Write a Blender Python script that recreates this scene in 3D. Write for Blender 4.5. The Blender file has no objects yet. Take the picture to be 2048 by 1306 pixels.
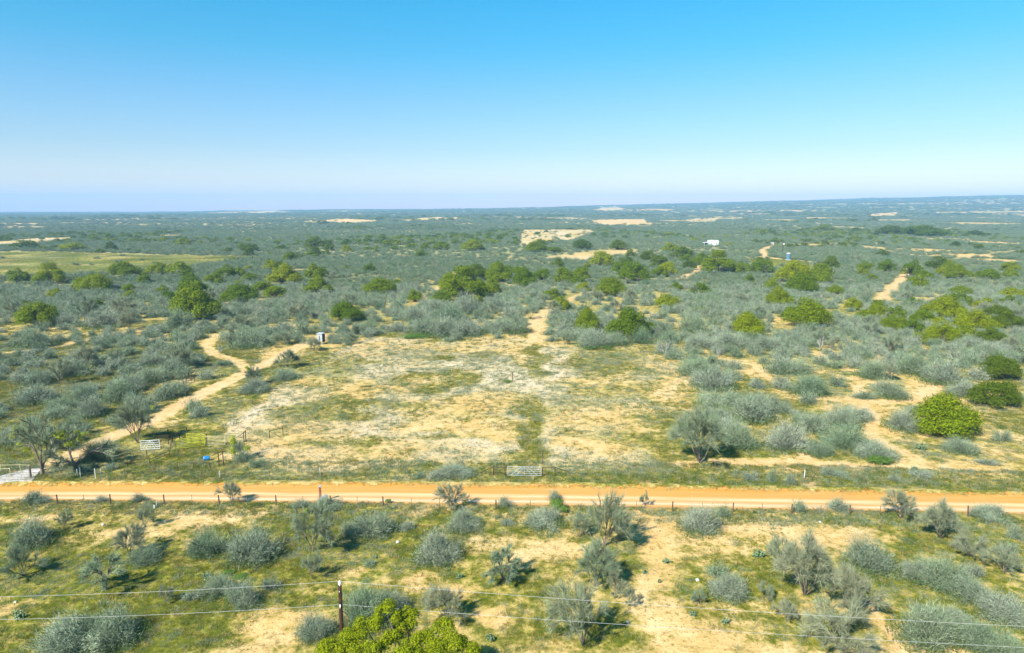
import bpy, math, random
import numpy as np
from math import radians as R_

# ------------------------------------------------------------------ camera, light, exposure
sc = bpy.context.scene
COL = sc.collection
CAM_H, FPX, CX, CY, HORIZ = 38.0, 1365.0, 1024.0, 653.0, 415.0
PITCH = math.atan((CY - HORIZ) / FPX)
cam_d = bpy.data.cameras.new('camera')
cam_d.lens, cam_d.sensor_width, cam_d.clip_start, cam_d.clip_end = 24.0, 36.02, 1.0, 40000.0
cam = bpy.data.objects.new('camera', cam_d); COL.objects.link(cam)
cam.location = (0, 0, CAM_H); cam.rotation_euler = (math.pi / 2 - PITCH, 0, 0)
sc.camera = cam

SUN_EL, SUN_AZ = R_(42), math.atan2(-0.66, -0.75)          # sun stands behind the camera, to its left
world = bpy.data.worlds.new("World"); sc.world = world; world.use_nodes = True
wn, wl = world.node_tree.nodes, world.node_tree.links
wn.clear()
sky = wn.new('ShaderNodeTexSky'); sky.sky_type = 'NISHITA'; sky.sun_disc = False
sky.sun_elevation = SUN_EL; sky.sun_rotation = SUN_AZ; sky.altitude = 300
sky.air_density = 1.0; sky.dust_density = 0.6; sky.ozone_density = 3.0
tc = wn.new('ShaderNodeTexCoord'); sx = wn.new('ShaderNodeSeparateXYZ')
rmp = wn.new('ShaderNodeValToRGB'); mul = wn.new('ShaderNodeMixRGB'); mul.blend_type = 'MULTIPLY'; mul.inputs[0].default_value = 1
wl.new(tc.outputs['Generated'], sx.inputs[0]); wl.new(sx.outputs['Z'], rmp.inputs[0])
SKY_TINT = [(0.0, (.98, .68, .62)), (0.025, (.75, .625, .58)), (0.08, (.52, .56, .575)), (0.147, (.38, .58, .64)), (.21, (.20, .62, .675)), (.27, (.125, .65, .73)), (.45, (.10, .63, .77)), (1.0, (0.18, .64, .83))]
while len(rmp.color_ramp.elements) > 1: rmp.color_ramp.elements.remove(rmp.color_ramp.elements[0])
for i, (p, c) in enumerate(SKY_TINT):
    e = rmp.color_ramp.elements[0] if i == 0 else rmp.color_ramp.elements.new(p)
    e.position = p; e.color = (*c, 1)
bg = wn.new('ShaderNodeBackground'); bg.inputs[1].default_value = 0.125
wo = wn.new('ShaderNodeOutputWorld')
wl.new(sky.outputs[0], mul.inputs[1]); wl.new(rmp.outputs[0], mul.inputs[2])
wl.new(mul.outputs[0], bg.inputs[0]); wl.new(bg.outputs[0], wo.inputs[0])

sun_d = bpy.data.lights.new('sun', 'SUN'); sun_d.energy = 4.9; sun_d.angle = R_(0.5); sun_d.color = (1.0, 0.935, 0.82)
sun = bpy.data.objects.new('sun', sun_d); COL.objects.link(sun)
sun.rotation_euler = (math.pi / 2 - SUN_EL, 0, math.atan2(0.66, -0.75) + 0)
from mathutils import Vector, Matrix
sdir = Vector((0.66 * math.cos(SUN_EL), 0.75 * math.cos(SUN_EL), -math.sin(SUN_EL))).normalized()
sun.rotation_euler = sdir.to_track_quat('-Z', 'Y').to_euler()
sky.sun_rotation = math.atan2(-0.66, -0.75)
sc.view_settings.view_transform = 'Standard'; sc.view_settings.look = 'None'
sc.view_settings.exposure = 1.05; sc.view_settings.gamma = 1
sc.view_settings.use_curve_mapping = False
sc.cycles.volume_bounces = 1; sc.cycles.max_bounces = 6; sc.cycles.diffuse_bounces = 3
sc.cycles.transparent_max_bounces = 4; sc.cycles.use_denoising = True

# ------------------------------------------------------------------ helpers
rng = np.random.default_rng(7)
random.seed(7)

def smooth(a, b, x):
    t = np.clip((x - a) / (b - a), 0, 1); return t * t * (3 - 2 * t)

def vnoise(x, y, seed=0):
    xi, yi = np.floor(x).astype(np.int64), np.floor(y).astype(np.int64)
    fx, fy = x - xi, y - yi
    fx, fy = fx * fx * (3 - 2 * fx), fy * fy * (3 - 2 * fy)
    def h(a, b):
        n = (a * 374761393 + b * 668265263 + seed * 1442695041) & 0xFFFFFFFF
        n = ((n ^ (n >> 13)) * 1274126177) & 0xFFFFFFFF
        n = (n ^ (n >> 16)) & 0xFFFFFFFF
        return n / 4294967295.0
    return (h(xi, yi) * (1 - fx) + h(xi + 1, yi) * fx) * (1 - fy) + (h(xi, yi + 1) * (1 - fx) + h(xi + 1, yi + 1) * fx) * fy

def fbm(x, y, s, seed=0, o=4):
    x, y = np.asarray(x, float) / s, np.asarray(y, float) / s
    t, a, n = 0, 1.0, 0
    for k in range(o):
        t = t + a * vnoise(x * 2 ** k, y * 2 ** k, seed + k); n += a; a *= 0.5
    return t / n

HX = np.array([-400, 0, 300, 600, 1000, 1250, 1500, 1800, 2048, 2500.]); HY = np.array([427, 425, 424, 420, 417, 411, 404, 396.5, 392, 390.])
FAR = 7000.0
def hgt(x, y):
    x, y = np.asarray(x, float), np.asarray(y, float)
    d = np.maximum(y, 1.0)
    px = CX + FPX * x / np.maximum(d, 300)
    tgt = CAM_H + (HORIZ - np.interp(px, HX, HY)) / FPX * FAR
    z = tgt * smooth(1700, FAR, y) ** 1.15
    z = z - 260 * smooth(FAR, 9500, y) * (y > FAR)
    amp = np.interp(y, [0, 220, 600, 1500, 4000, 7000], [0, 0, 2.0, 7, 22, 18])
    z = z + amp * (fbm(x, y, 700, 31, 3) - 0.5) * 1.3 + amp * .25 * (fbm(x, y, 160, 37, 2) - .5)
    return z

def ray(px, py):
    v = np.array([(px - CX) / FPX, -(py - CY) / FPX, -1.0])
    c, s = math.cos(PITCH), math.sin(PITCH)
    # camera axes: right x, up (0,s,c), forward (0,c,-s)
    return np.array([v[0], v[1] * s + c, v[1] * c - s])

TS = np.concatenate([np.arange(30, 400, 4.0), 400 * 1.008 ** np.arange(0, 372)])
def G(px, py):
    """where the line of sight first meets the terrain"""
    d = ray(px, py); d = d / d[1]
    P = d[None] * TS[:, None]; h = hgt(P[:, 0], P[:, 1]); below = CAM_H + P[:, 2] - h
    k = int(np.argmax(below < 0)) if (below < 0).any() else len(TS) - 40
    if TS[k] < 240: y = CAM_H / max(1e-4, -d[2])
    else: a, b = below[k - 1], below[k]; y = TS[k - 1] + (TS[k] - TS[k - 1]) * (a / (a - b) if a > 0 > b else 1)
    y = min(y, 7600)
    return np.array([d[0] * y, y, float(hgt(d[0] * y, y)) if y > 220 else 0.0])

def depth(p): return p[1] * math.cos(PITCH) - (p[2] - CAM_H) * math.sin(PITCH)
def toPx(p):
    dz = depth(p); up = p[1] * math.sin(PITCH) + (p[2] - CAM_H) * math.cos(PITCH)
    return CX + FPX * p[0] / dz, CY - FPX * up / dz
def PT(px, py, D):
    """point seen at a pixel at ground distance D (used to set tops of tall things)"""
    d = ray(px, py); t = D / d[1]; return np.array([d[0] * t, D, CAM_H + d[2] * t])

def np_mesh(name, V, Fs, mats=(), attrs=None, midx=None, smooth_=False):
    V = np.asarray(V, np.float32); me = bpy.data.meshes.new(name)
    if not isinstance(Fs, list): Fs = [Fs]
    Fs = [np.asarray(f, np.int32) for f in Fs if len(f)]
    tot = sum(f.size for f in Fs); nf = sum(len(f) for f in Fs)
    me.vertices.add(len(V)); me.vertices.foreach_set('co', V.ravel())
    me.loops.add(tot); me.polygons.add(nf)
    me.loops.foreach_set('vertex_index', np.concatenate([f.ravel() for f in Fs]))
    cnt = np.concatenate([np.full(len(f), f.shape[1], np.int32) for f in Fs])
    me.polygons.foreach_set('loop_start', np.concatenate([[0], np.cumsum(cnt)[:-1]]).astype(np.int32))
    me.update(calc_edges=True)
    for m in mats: me.materials.append(m)
    if midx is not None: me.polygons.foreach_set('material_index', np.asarray(midx, np.int32))
    if attrs:
        for k, a in attrs.items():
            at = me.attributes.new(k, 'FLOAT', 'POINT'); at.data.foreach_set('value', np.asarray(a, np.float32))
    if smooth_: me.polygons.foreach_set('use_smooth', np.ones(nf, bool))
    me.validate()
    return me

class MB:
    def __init__(s): s.V, s.F = [], []
    def add(s, V, F):
        o = len(s.V); s.V += [tuple(map(float, v)) for v in V]; s.F += [tuple(i + o for i in f) for f in F]; return s
    def box(s, c, size, rz=0, rx=0, ry=0):
        M = Matrix.Rotation(rz, 3, 'Z') @ Matrix.Rotation(ry, 3, 'Y') @ Matrix.Rotation(rx, 3, 'X')
        a, b, d = [q / 2 for q in size]; c = Vector([float(q) for q in c])
        P = [c + M @ Vector((x * a, y * b, z * d)) for z in (-1, 1) for y in (-1, 1) for x in (-1, 1)]
        return s.add(P, [(0, 2, 3, 1), (4, 5, 7, 6), (0, 1, 5, 4), (2, 6, 7, 3), (0, 4, 6, 2), (1, 3, 7, 5)])
    def tube(s, p, q, r, r2=None, n=6):
        p, q = Vector([float(a) for a in p]), Vector([float(a) for a in q]); r2 = r if r2 is None else r2
        d = (q - p).normalized(); a = d.orthogonal().normalized(); b = d.cross(a)
        P = [p + (a * math.cos(t) + b * math.sin(t)) * r for t in [2 * math.pi * k / n for k in range(n)]]
        P += [q + (a * math.cos(t) + b * math.sin(t)) * r2 for t in [2 * math.pi * k / n for k in range(n)]]
        F = [(k, (k + 1) % n, n + (k + 1) % n, n + k) for k in range(n)] + [tuple(range(n))[::-1], tuple(range(n, 2 * n))]
        return s.add(P, F)
    def mesh(s, name, mat, sm=False):
        me = bpy.data.meshes.new(name); me.from_pydata(s.V, [], s.F); me.update()
        if mat: me.materials.append(mat)
        if sm: me.polygons.foreach_set('use_smooth', [True] * len(me.polygons))
        return me
    def build(s, name, mat, parent=None, sm=False): return link(name, s.mesh(name, mat, sm), parent)

def link(name, me, parent=None):
    o = bpy.data.objects.new(name, me); COL.objects.link(o)
    if parent is not None: o.parent = parent
    return o
def tag(o, label=None, cat=None, group=None, kind=None):
    if label: o['label'] = label
    if cat: o['category'] = cat
    if group: o['group'] = group
    if kind: o['kind'] = kind
    return o
def thing(name, label, cat, loc=(0, 0, 0), rz=0, group=None):
    o = bpy.data.objects.new(name, None); COL.objects.link(o); o.empty_display_size = .3
    o.location = [float(a) for a in loc]; o.rotation_euler = (0, 0, rz)
    return tag(o, label, cat, group)

# ------------------------------------------------------------------ materials
def mat(name, rgb, rough=.9, metal=0, var=.12, scale=8.0, trans=None, spec=.2):
    m = bpy.data.materials.new(name); m.use_nodes = True; n, l = m.node_tree.nodes, m.node_tree.links
    b = n['Principled BSDF']; b.inputs['Roughness'].default_value = rough; b.inputs['Metallic'].default_value = metal
    b.inputs['Specular IOR Level'].default_value = spec
    t = n.new('ShaderNodeTexCoord'); z = n.new('ShaderNodeTexNoise'); z.inputs['Scale'].default_value = scale; z.inputs['Detail'].default_value = 4
    l.new(t.outputs['Object'], z.inputs['Vector'])
    r = n.new('ShaderNodeValToRGB'); r.color_ramp.elements[0].position = .3; r.color_ramp.elements[1].position = .7
    r.color_ramp.elements[0].color = (*[c * (1 - var * 2) for c in rgb], 1); r.color_ramp.elements[1].color = (*[min(1, c * (1 + var)) for c in rgb], 1)
    l.new(z.outputs['Fac'], r.inputs[0]); l.new(r.outputs[0], b.inputs['Base Color'])
    return m

def plant_mat(name, lo, hi, rand_tint=None, trans=0.25, rough=.75, spec=.15):
    """tone = random number of each twig or leaf; object random shifts the hue of each plant"""
    m = bpy.data.materials.new(name); m.use_nodes = True; n, l = m.node_tree.nodes, m.node_tree.links; n.clear()
    out = n.new('ShaderNodeOutputMaterial'); b = n.new('ShaderNodeBsdfPrincipled'); tr = n.new('ShaderNodeBsdfTranslucent'); mx = n.new('ShaderNodeMixShader')
    b.inputs['Roughness'].default_value = rough; b.inputs['Specular IOR Level'].default_value = spec
    at = n.new('ShaderNodeAttribute'); at.attribute_name = 'tone'
    r = n.new('ShaderNodeValToRGB'); r.color_ramp.elements[0].color = (*lo, 1); r.color_ramp.elements[1].color = (*hi, 1)
    l.new(at.outputs['Fac'], r.inputs[0])
    col = r.outputs[0]
    oi = n.new('ShaderNodeObjectInfo')
    if rand_tint:
        m1 = n.new('ShaderNodeMixRGB'); m1.blend_type = 'MULTIPLY'; m1.inputs[0].default_value = 1
        rr = n.new('ShaderNodeValToRGB'); rr.color_ramp.interpolation = 'LINEAR'
        els = rr.color_ramp.elements
        for i, c in enumerate(rand_tint):
            e = els[i] if i < 2 else els.new(.5)
        pos = [i / (len(rand_tint) - 1) for i in range(len(rand_tint))]
        for e, c, p in zip(sorted(els, key=lambda q: q.position), rand_tint, pos): e.position = p; e.color = (*c, 1)
        l.new(oi.outputs['Random'], rr.inputs[0]); l.new(col, m1.inputs[1]); l.new(rr.outputs[0], m1.inputs[2]); col = m1.outputs[0]
    l.new(col, b.inputs['Base Color']); l.new(col, tr.inputs['Color'])
    mx.inputs[0].default_value = trans
    l.new(b.outputs[0], mx.inputs[1]); l.new(tr.outputs[0], mx.inputs[2]); l.new(mx.outputs[0], out.inputs[0])
    return m

M = {}
M['twig'] = plant_mat('grey_twigs', (.085, .115, .07), (.43, .49, .36), [(.66, .80, .64), (1.0, 1.0, 1.0), (.82, .93, .74), (1.14, 1.10, 1.12)], .08)
M['twigfar'] = plant_mat('far_grey_twigs', (.075, .11, .06), (.255, .315, .20), [(.60, .80, .66), (1.0, 1.0, 1.0), (.84, .92, .74), (1.12, 1.06, 1.05)], .1)
M['bare'] = plant_mat('bare_mesquite_twigs', (.13, .17, .10), (.37, .415, .29), [(.8, .9, .8), (1.1, 1.02, .95)], .1)
M['bark'] = plant_mat('weathered_bark', (.075, .062, .048), (.24, .21, .17), [(.8, .8, .8), (1.2, 1.15, 1.1)], 0)
M['stem'] = plant_mat('dark_shrub_stem', (.05, .028, .02), (.15, .10, .075), None, 0)
M['dead'] = plant_mat('bleached_dead_wood', (.30, .28, .26), (.50, .48, .45), None, 0)
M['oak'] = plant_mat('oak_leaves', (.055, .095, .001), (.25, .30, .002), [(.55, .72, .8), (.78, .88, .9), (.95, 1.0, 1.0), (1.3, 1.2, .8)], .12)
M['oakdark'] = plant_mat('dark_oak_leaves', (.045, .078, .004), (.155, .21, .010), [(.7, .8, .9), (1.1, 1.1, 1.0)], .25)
M['mistle'] = plant_mat('mistletoe_leaves', (.20, .25, .02), (.38, .43, .04), None, .3)
M['green'] = plant_mat('bright_green_leaves', (.08, .16, .03), (.20, .32, .06), [(.8, .9, .9), (1.15, 1.1, .9)], .3)
M['under'] = plant_mat('low_green_leaves', (.06, .11, .03), (.16, .23, .07), [(.8, .9, .9), (1.1, 1.05, .9)], .25)
M['cactus'] = plant_mat('cactus_skin', (.10, .17, .09), (.19, .27, .15), [(.9, .9, .9), (1.1, 1.1, 1.0)], 0, .5)
M['yucca'] = plant_mat('yucca_leaves', (.16, .22, .12), (.34, .38, .22), None, .1, .5)
M['grassg'] = plant_mat('green_grass', (.10, .125, .010), (.26, .255, .025), [(.8, .95, .9), (1.1, 1.0, .9)], .3)
M['grassd'] = plant_mat('dry_grass', (.28, .21, .06), (.50, .38, .15), [(.9, .9, .9), (1.1, 1.05, 1.1)], .3)
M['grassp'] = plant_mat('sage_grass', (.17, .21, .11), (.36, .38, .25), [(.9, 1.0, .95), (1.1, 1.05, 1.1)], .3)
M['pipe'] = mat('rusty_pipe', (.10, .055, .035), .7, .3, .25, 3)
M['galv'] = mat('galvanised_tube', (.60, .64, .66), .45, .25, .06, 3, spec=.5)
M['gatew'] = mat('pale_gate_paint', (.80, .84, .86), .5, .1, .05, 3)
M['panel'] = mat('yellow_green_panel_paint', (.46, .46, .04), .6, 0, .2, 2)
M['panelw'] = mat('faded_cream_panel_paint', (.62, .55, .30), .6, 0, .15, 2)
M['post'] = mat('old_fence_post_wood', (.13, .085, .055), .9, 0, .3, 6)
M['tpost'] = mat('steel_t_post', (.19, .17, .14), .7, .3, .2, 6)
M['paint_post'] = mat('white_post', (.78, .76, .70), .7, 0, .08, 5)
M['wire'] = mat('fence_wire', (.34, .32, .30), .5, .6, .1, 5)
M['cable'] = mat('aluminium_cable', (.52, .53, .52), .4, .1, .04, 5)
M['pole'] = mat('creosote_pole_wood', (.05, .022, .014), .85, 0, .25, 4)
M['insul'] = mat('porcelain_insulator', (.85, .85, .86), .25, 0, .03, 5, spec=.6)
M['white'] = mat('white_siding', (.70, .72, .74), .6, 0, .04, 1)
M['roofw'] = mat('pale_metal_roof', (.58, .59, .60), .5, .1, .06, 1)
M['dark'] = mat('dark_window_and_shade', (.03, .035, .04), .8, 0, .1, 2)  # window panes, and the shade painted into the porch
M['blue'] = mat('blue_plastic', (.02, .20, .50), .35, 0, .12, 4, spec=.5)
M['bluetank'] = mat('faded_blue_tank', (.10, .20, .28), .5, 0, .12, 1)
M['metalgrey'] = mat('grey_sheet_metal', (.42, .47, .50), .5, .2, .12, 2)
M['darkgreen'] = mat('dark_sheet', (.06, .07, .06), .7, 0, .2, 2)
M['redrust'] = mat('faded_red_post', (.30, .11, .08), .8, 0, .3, 5)
M['conc'] = mat('pale_concrete', (.50, .47, .44), .9, 0, .12, 1.5)
M['rock'] = mat('pale_limestone', (.60, .56, .48), .9, 0, .2, 3)

# ------------------------------------------------------------------ layout of the place (road, tracks, clearing, soil patches)
def gpts(L): return np.array([G(*p)[:2] for p in L])
road_far = gpts([(-500, 979), (0, 972.5), (350, 969), (700, 968), (1024, 971), (1348, 977), (1700, 984), (2048, 991), (2500, 1001)])
road_near = gpts([(-500, 1003), (0, 1003), (350, 1003), (700, 1005), (1024, 1011), (1348, 1018), (1700, 1023), (2048, 1028), (2500, 1037)])
pf = np.polyfit(road_far[:, 0], road_far[:, 1], 3); pn = np.polyfit(road_near[:, 0], road_near[:, 1], 3)
def road_v(x, y):
    xc = np.clip(x, -120, 120)
    a, b = np.polyval(pn, xc), np.polyval(pf, xc); return (y - a) / (b - a)

TRACKS = [  # (half width m, weight, pixels along it)
    (2.2, .95, [(-60, 985), (0, 958), (90, 935), (200, 884), (330, 828), (400, 790), (470, 756), (520, 733), (600, 692), (645, 672)]),
    (1.7, .6, [(645, 672), (680, 658), (715, 650)]),
    (1.3, .45, [(735, 642), (760, 628), (775, 610)]),
    (1.9, .75, [(500, 738), (470, 722), (425, 706), (412, 690), (436, 670), (470, 660), (540, 655), (580, 652)]),
    (2.0, .7, [(-60, 715), (0, 706), (60, 700), (130, 690), (200, 674), (275, 660)]),
    (2.8, .8, [(1072, 682), (1068, 655), (1085, 630), (1100, 615), (1135, 600), (1180, 585), (1240, 572)]),
    (1.2, .7, [(1425, 712), (1465, 722), (1510, 728), (1530, 752), (1570, 775), (1620, 795), (1680, 800), (1712, 795), (1716, 778), (1714, 768)]),
    (1.2, .72, [(1714, 780), (1720, 800), (1748, 832), (1744, 868), (1760, 885), (1800, 900), (1850, 925), (1930, 940), (2048, 944), (2200, 950)]),
    (1.7, .7, [(1630, 702), (1650, 722), (1690, 738), (1750, 745), (1830, 744)]),
    (1.6, .8, [(1720, 800), (1760, 806), (1830, 800), (1880, 770), (1900, 762)]),
    (1.0, .8, [(1600, 905), (1640, 935), (1625, 950), (1618, 970)]),
    (1.6, .75, [(1360, 928), (1450, 922), (1560, 925), (1640, 930), (1760, 935), (1850, 936)]),
    (3.2, .85, [(1764, 600), (1780, 580), (1800, 560), (1818, 535)]),
    (3.0, 1.0, [(1350, 560), (1385, 548), (1405, 532), (1440, 518), (1500, 516), (1530, 514), (1560, 518)]),
    (3.2, 1.0, [(1530, 514), (1522, 500), (1545, 491), (1600, 491), (1660, 490), (1700, 488), (1750, 496), (1790, 505), (1850, 512)]),
    (4, .8, [(1860, 512), (1900, 520), (1960, 512), (2048, 500)]),
    (2.2, .8, [(850, 595), (880, 575), (905, 555), (912, 545)]),
    (.45, .8, [(1700, 1180), (1745, 1215), (1775, 1250), (1800, 1300), (1830, 1360)]),
]
TRK = [(w, k, gpts(p)) for w, k, p in TRACKS]
def seg_dist(x, y, P):
    d = np.full(np.shape(x), 1e9)
    for a, b in zip(P[:-1], P[1:]):
        ab = b - a; L = ab @ ab + 1e-9
        t = np.clip(((x - a[0]) * ab[0] + (y - a[1]) * ab[1]) / L, 0, 1)
        d = np.minimum(d, np.hypot(x - a[0] - t * ab[0], y - a[1] - t * ab[1]))
    return d
def in_poly(x, y, P):
    c = np.zeros(np.shape(x), bool); n = len(P)
    for i in range(n):
        x1, y1 = P[i]; x2, y2 = P[(i + 1) % n]
        if y1 == y2: continue
        c ^= ((y1 > y) != (y2 > y)) & (x < (x2 - x1) * (y - y1) / (y2 - y1) + x1)
    return c
def dens(L, k=6):
    out = []
    for a, b in zip(L, L[1:] + L[:1]):
        for i in range(k): out.append((a[0] + (b[0] - a[0]) * i / k, a[1] + (b[1] - a[1]) * i / k))
    return out
def gpoly(L): return gpts(dens(L))
CLEAR = gpoly([(430, 955), (455, 850), (520, 800), (600, 745), (690, 690), (740, 668), (850, 682), (960, 682), (1040, 672), (1090, 686), (1180, 692), (1290, 690), (1370, 735), (1400, 800), (1440, 830), (1370, 850), (1320, 895), (1290, 955), (900, 962)])
FIELDS = [  # poly, kind  (g green tan field, p pale field)
    (gpoly([(-100, 505), (0, 503), (120, 503), (250, 507), (400, 511), (520, 512), (430, 527), (330, 538), (200, 548), (60, 552), (-100, 560)]), 'g'),
    (gpoly([(-100, 488), (0, 484), (60, 477), (150, 474), (135, 481), (60, 486), (0, 491), (-100, 495)]), 'p'),
    (gpoly([(1044, 459), (1180, 459), (1190, 464), (1165, 473), (1145, 480), (1090, 484), (1038, 493)]), 'p'),
    (gpoly([(990, 525), (1020, 518), (1090, 514), (1150, 506), (1210, 500), (1270, 499), (1282, 506), (1230, 512), (1170, 522), (1080, 516), (1030, 522)]), 'p'),
    (gpoly([(1500, 517), (1560, 517), (1640, 525), (1660, 535), (1630, 545), (1570, 540), (1500, 530)]), 'l'),
    (gpoly([(485, 421), (555, 421), (590, 425), (500, 427)]), 'p'),
    (gpoly([(1740, 428), (1800, 424), (1790, 431), (1740, 433)]), 's'),
    (gpoly([(1860, 424), (2048, 422), (2200, 422), (2200, 427), (1870, 427)]), 'p'),
    (gpoly([(1180, 440), (1290, 438), (1300, 449), (1200, 450)]), 's'),
    (gpoly([(835, 436), (885, 434), (890, 440), (835, 441)]), 's'),
    (gpoly([(1370, 438), (1440, 436), (1430, 444), (1372, 446)]), 'p'),
    (gpoly([(1200, 415), (1240, 414), (1250, 419), (1195, 420)]), 'p'),
    (gpoly([(0, 453), (60, 452), (125, 454), (60, 457), (0, 458)]), 'p'),
    (gpoly([(680, 437), (760, 441), (720, 446), (640, 442)]), 's'),
]
# soil and straw patches: px, py, rx, ry, kind (b bare peach, p pale straw, g green, o orange, s sage grey), weight
BL = [
 (510,833,62,24,'p',1),(560,815,40,14,'p',.7),(903,728,44,9,'p',1),(935,738,25,8,'p',.9),(890,895,150,12,'p',.7),(1000,748,80,9,'p',.9),(1060,715,50,14,'b',.8),
 (1112,722,20,42,'p',1),(1062,772,50,18,'p',.9),(1135,762,36,20,'p',.9),(800,690,62,11,'b',.9),(800,687,40,8,'p',.8),(1000,692,110,12,'b',.9),(990,690,60,8,'p',.8),(690,870,70,20,'p',.7),(560,905,40,12,'p',.5),
 (1190,890,62,14,'b',1),(1160,900,40,10,'p',.8),(1116,922,20,6,'p',1),(930,850,110,16,'b',.9),(830,770,70,14,'b',.8),(900,815,110,20,'b',.6),(700,782,50,22,'b',.8),(730,750,40,14,'p',.6),
 (1200,825,110,26,'b',.7),(1350,790,62,30,'b',.9),(1180,765,70,16,'b',.7),(1290,850,60,20,'b',.5),(590,870,80,18,'b',.6),(980,800,60,12,'b',.7),(640,745,60,14,'s',.7),
 (780,900,130,14,'b',.6),(700,920,120,10,'b',.4),(1260,780,60,20,'o',.5),(1370,760,40,16,'b',.8),(960,870,70,14,'b',.9),(860,855,80,10,'b',.8),(540,870,60,16,'s',.6),
 (1075,718,18,34,'g',1),(1062,825,24,40,'g',.95),(1048,880,34,32,'g',1),(1040,915,60,20,'g',.9),(1210,715,80,22,'g',.95),(1260,740,80,14,'g',.7),(1310,835,60,14,'g',.8),(1180,775,60,6,'g',.6),
 (970,706,40,8,'g',.7),(920,755,40,14,'g',.8),(875,715,30,7,'g',.8),(780,810,110,9,'g',.8),(700,832,60,10,'g',.7),(860,780,40,12,'g',.7),(690,725,60,14,'g',.6),(650,810,70,16,'g',.8),(590,830,60,14,'g',.7),
 (900,882,60,6,'g',.6),(720,890,60,10,'g',.8),(620,890,40,12,'g',.6),(1240,870,40,14,'g',.5),(1330,880,60,25,'g',.8),(1170,950,500,12,'g',.9),(600,945,500,12,'g',.8),(1160,862,22,10,'g',.6),
 (1300,700,40,12,'g',.7),(1350,845,50,12,'g',.8),(760,665,60,8,'g',.9),(830,760,30,6,'g',.6),(760,720,30,8,'g',.5),
 (280,880,120,26,'g',.8),(130,850,160,40,'g',.9),(60,760,140,60,'g',.95),(250,740,120,40,'g',.9),(100,900,70,14,'b',.45),(350,915,90,24,'g',.9),(260,905,50,14,'s',.5),(380,800,60,12,'b',.4),
 (330,840,40,12,'b',.8),(205,855,40,14,'b',.5),(390,755,34,7,'p',.9),(330,790,40,12,'s',.7),(255,830,20,30,'b',.5),(560,700,60,14,'b',.6),(520,690,50,10,'s',.4),(620,760,50,12,'b',.6),
 (30,955,60,10,'b',.3),(480,770,50,10,'b',.4),(150,705,50,10,'b',.5),(560,655,60,8,'b',.6),(420,830,40,14,'g',.6),(450,900,40,12,'g',.7),
 (1490,905,90,12,'g',.9),(1400,925,90,14,'g',.8),(1640,895,60,16,'g',.4),(1840,880,80,22,'b',.5),(1900,905,110,22,'g',.5),(1930,925,120,14,'b',.7),(1990,900,60,14,'b',.7),(2020,870,40,12,'b',.8),
 (1700,820,60,18,'b',.7),(1600,790,80,18,'b',.7),(1560,735,60,14,'b',.7),(1700,755,70,12,'b',.9),(1660,700,30,10,'b',.6),(1850,775,40,14,'b',.6),(1730,860,50,30,'b',.7),(1480,740,40,14,'b',.7),
 (1600,870,60,20,'b',.3),(1450,850,40,12,'b',.4),(1380,720,60,10,'b',.5),(1850,965,260,14,'g',.9),(1500,960,160,12,'g',.8),(1780,918,60,10,'b',.6),(1650,935,90,8,'b',.8),
 (210,1062,52,14,'b',.8),(150,1085,60,12,'b',.5),(375,1035,60,12,'b',.9),(500,1032,120,13,'b',.9),(480,1262,112,36,'b',1),(560,1232,70,20,'b',.9),(430,1300,120,24,'b',.8),(50,1195,44,14,'b',.7),
 (60,1030,90,10,'b',.6),(150,1022,70,8,'b',.6),(240,1078,36,12,'b',.8),(320,1060,50,12,'b',.5),(1000,1090,62,26,'b',.8),(1090,1112,44,26,'b',.9),(930,1180,100,22,'b',.8),(800,1165,60,16,'b',.5),(1000,1238,44,18,'b',.9),
 (1080,1290,60,20,'b',.6),(1330,1110,50,50,'b',1),(1310,1062,72,36,'b',.8),(1345,1185,60,40,'b',1),(1380,1262,90,38,'b',1),(1325,1225,44,36,'b',.9),(1500,1062,130,26,'b',.95),(1645,1062,110,20,'b',1),(1740,1075,50,12,'b',.8),
 (1480,1270,60,20,'b',.8),(1560,1296,60,14,'b',.7),(1790,1235,40,30,'b',.5),(870,1030,90,10,'b',.7),(1130,1110,60,12,'b',.6),(690,1135,60,12,'b',.6),(1050,1025,120,10,'b',.6),(1100,1065,60,10,'b',.4),
 (660,1220,50,14,'b',.6),(890,1275,60,20,'b',.4),(1260,1030,50,14,'b',.7),(1290,1290,60,24,'b',.6),(1200,1240,60,26,'g',.6),(1450,1110,60,20,'b',.5),(330,1190,60,20,'g',.6),
 (150,1120,130,40,'g',1),(300,1160,130,40,'g',1),(230,1215,190,28,'g',.8),(560,1120,60,30,'g',.8),(640,1190,120,14,'g',.7),(800,1110,70,36,'g',.9),(960,1150,60,20,'g',.7),(1060,1180,110,20,'g',.8),(860,1215,60,16,'g',.7),
 (1560,1150,130,40,'g',.9),(1450,1190,110,30,'g',.9),(1620,1250,140,30,'g',.9),(1800,1160,180,60,'g',.9),(1900,1080,160,30,'g',.9),(1050,1060,120,14,'g',.7),(480,1065,90,8,'g',.6),(640,1040,140,14,'g',.8),
 (1950,1230,120,50,'g',.8),(1230,1130,60,40,'g',.8),(1160,1250,100,36,'g',.8),(60,1270,120,36,'g',.7),(340,1270,80,30,'g',.9),(1440,1035,40,16,'g',.5),(1840,1045,120,12,'g',.8),(980,1200,50,10,'g',.6),(100,1150,110,30,'g',.9),
]
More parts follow.
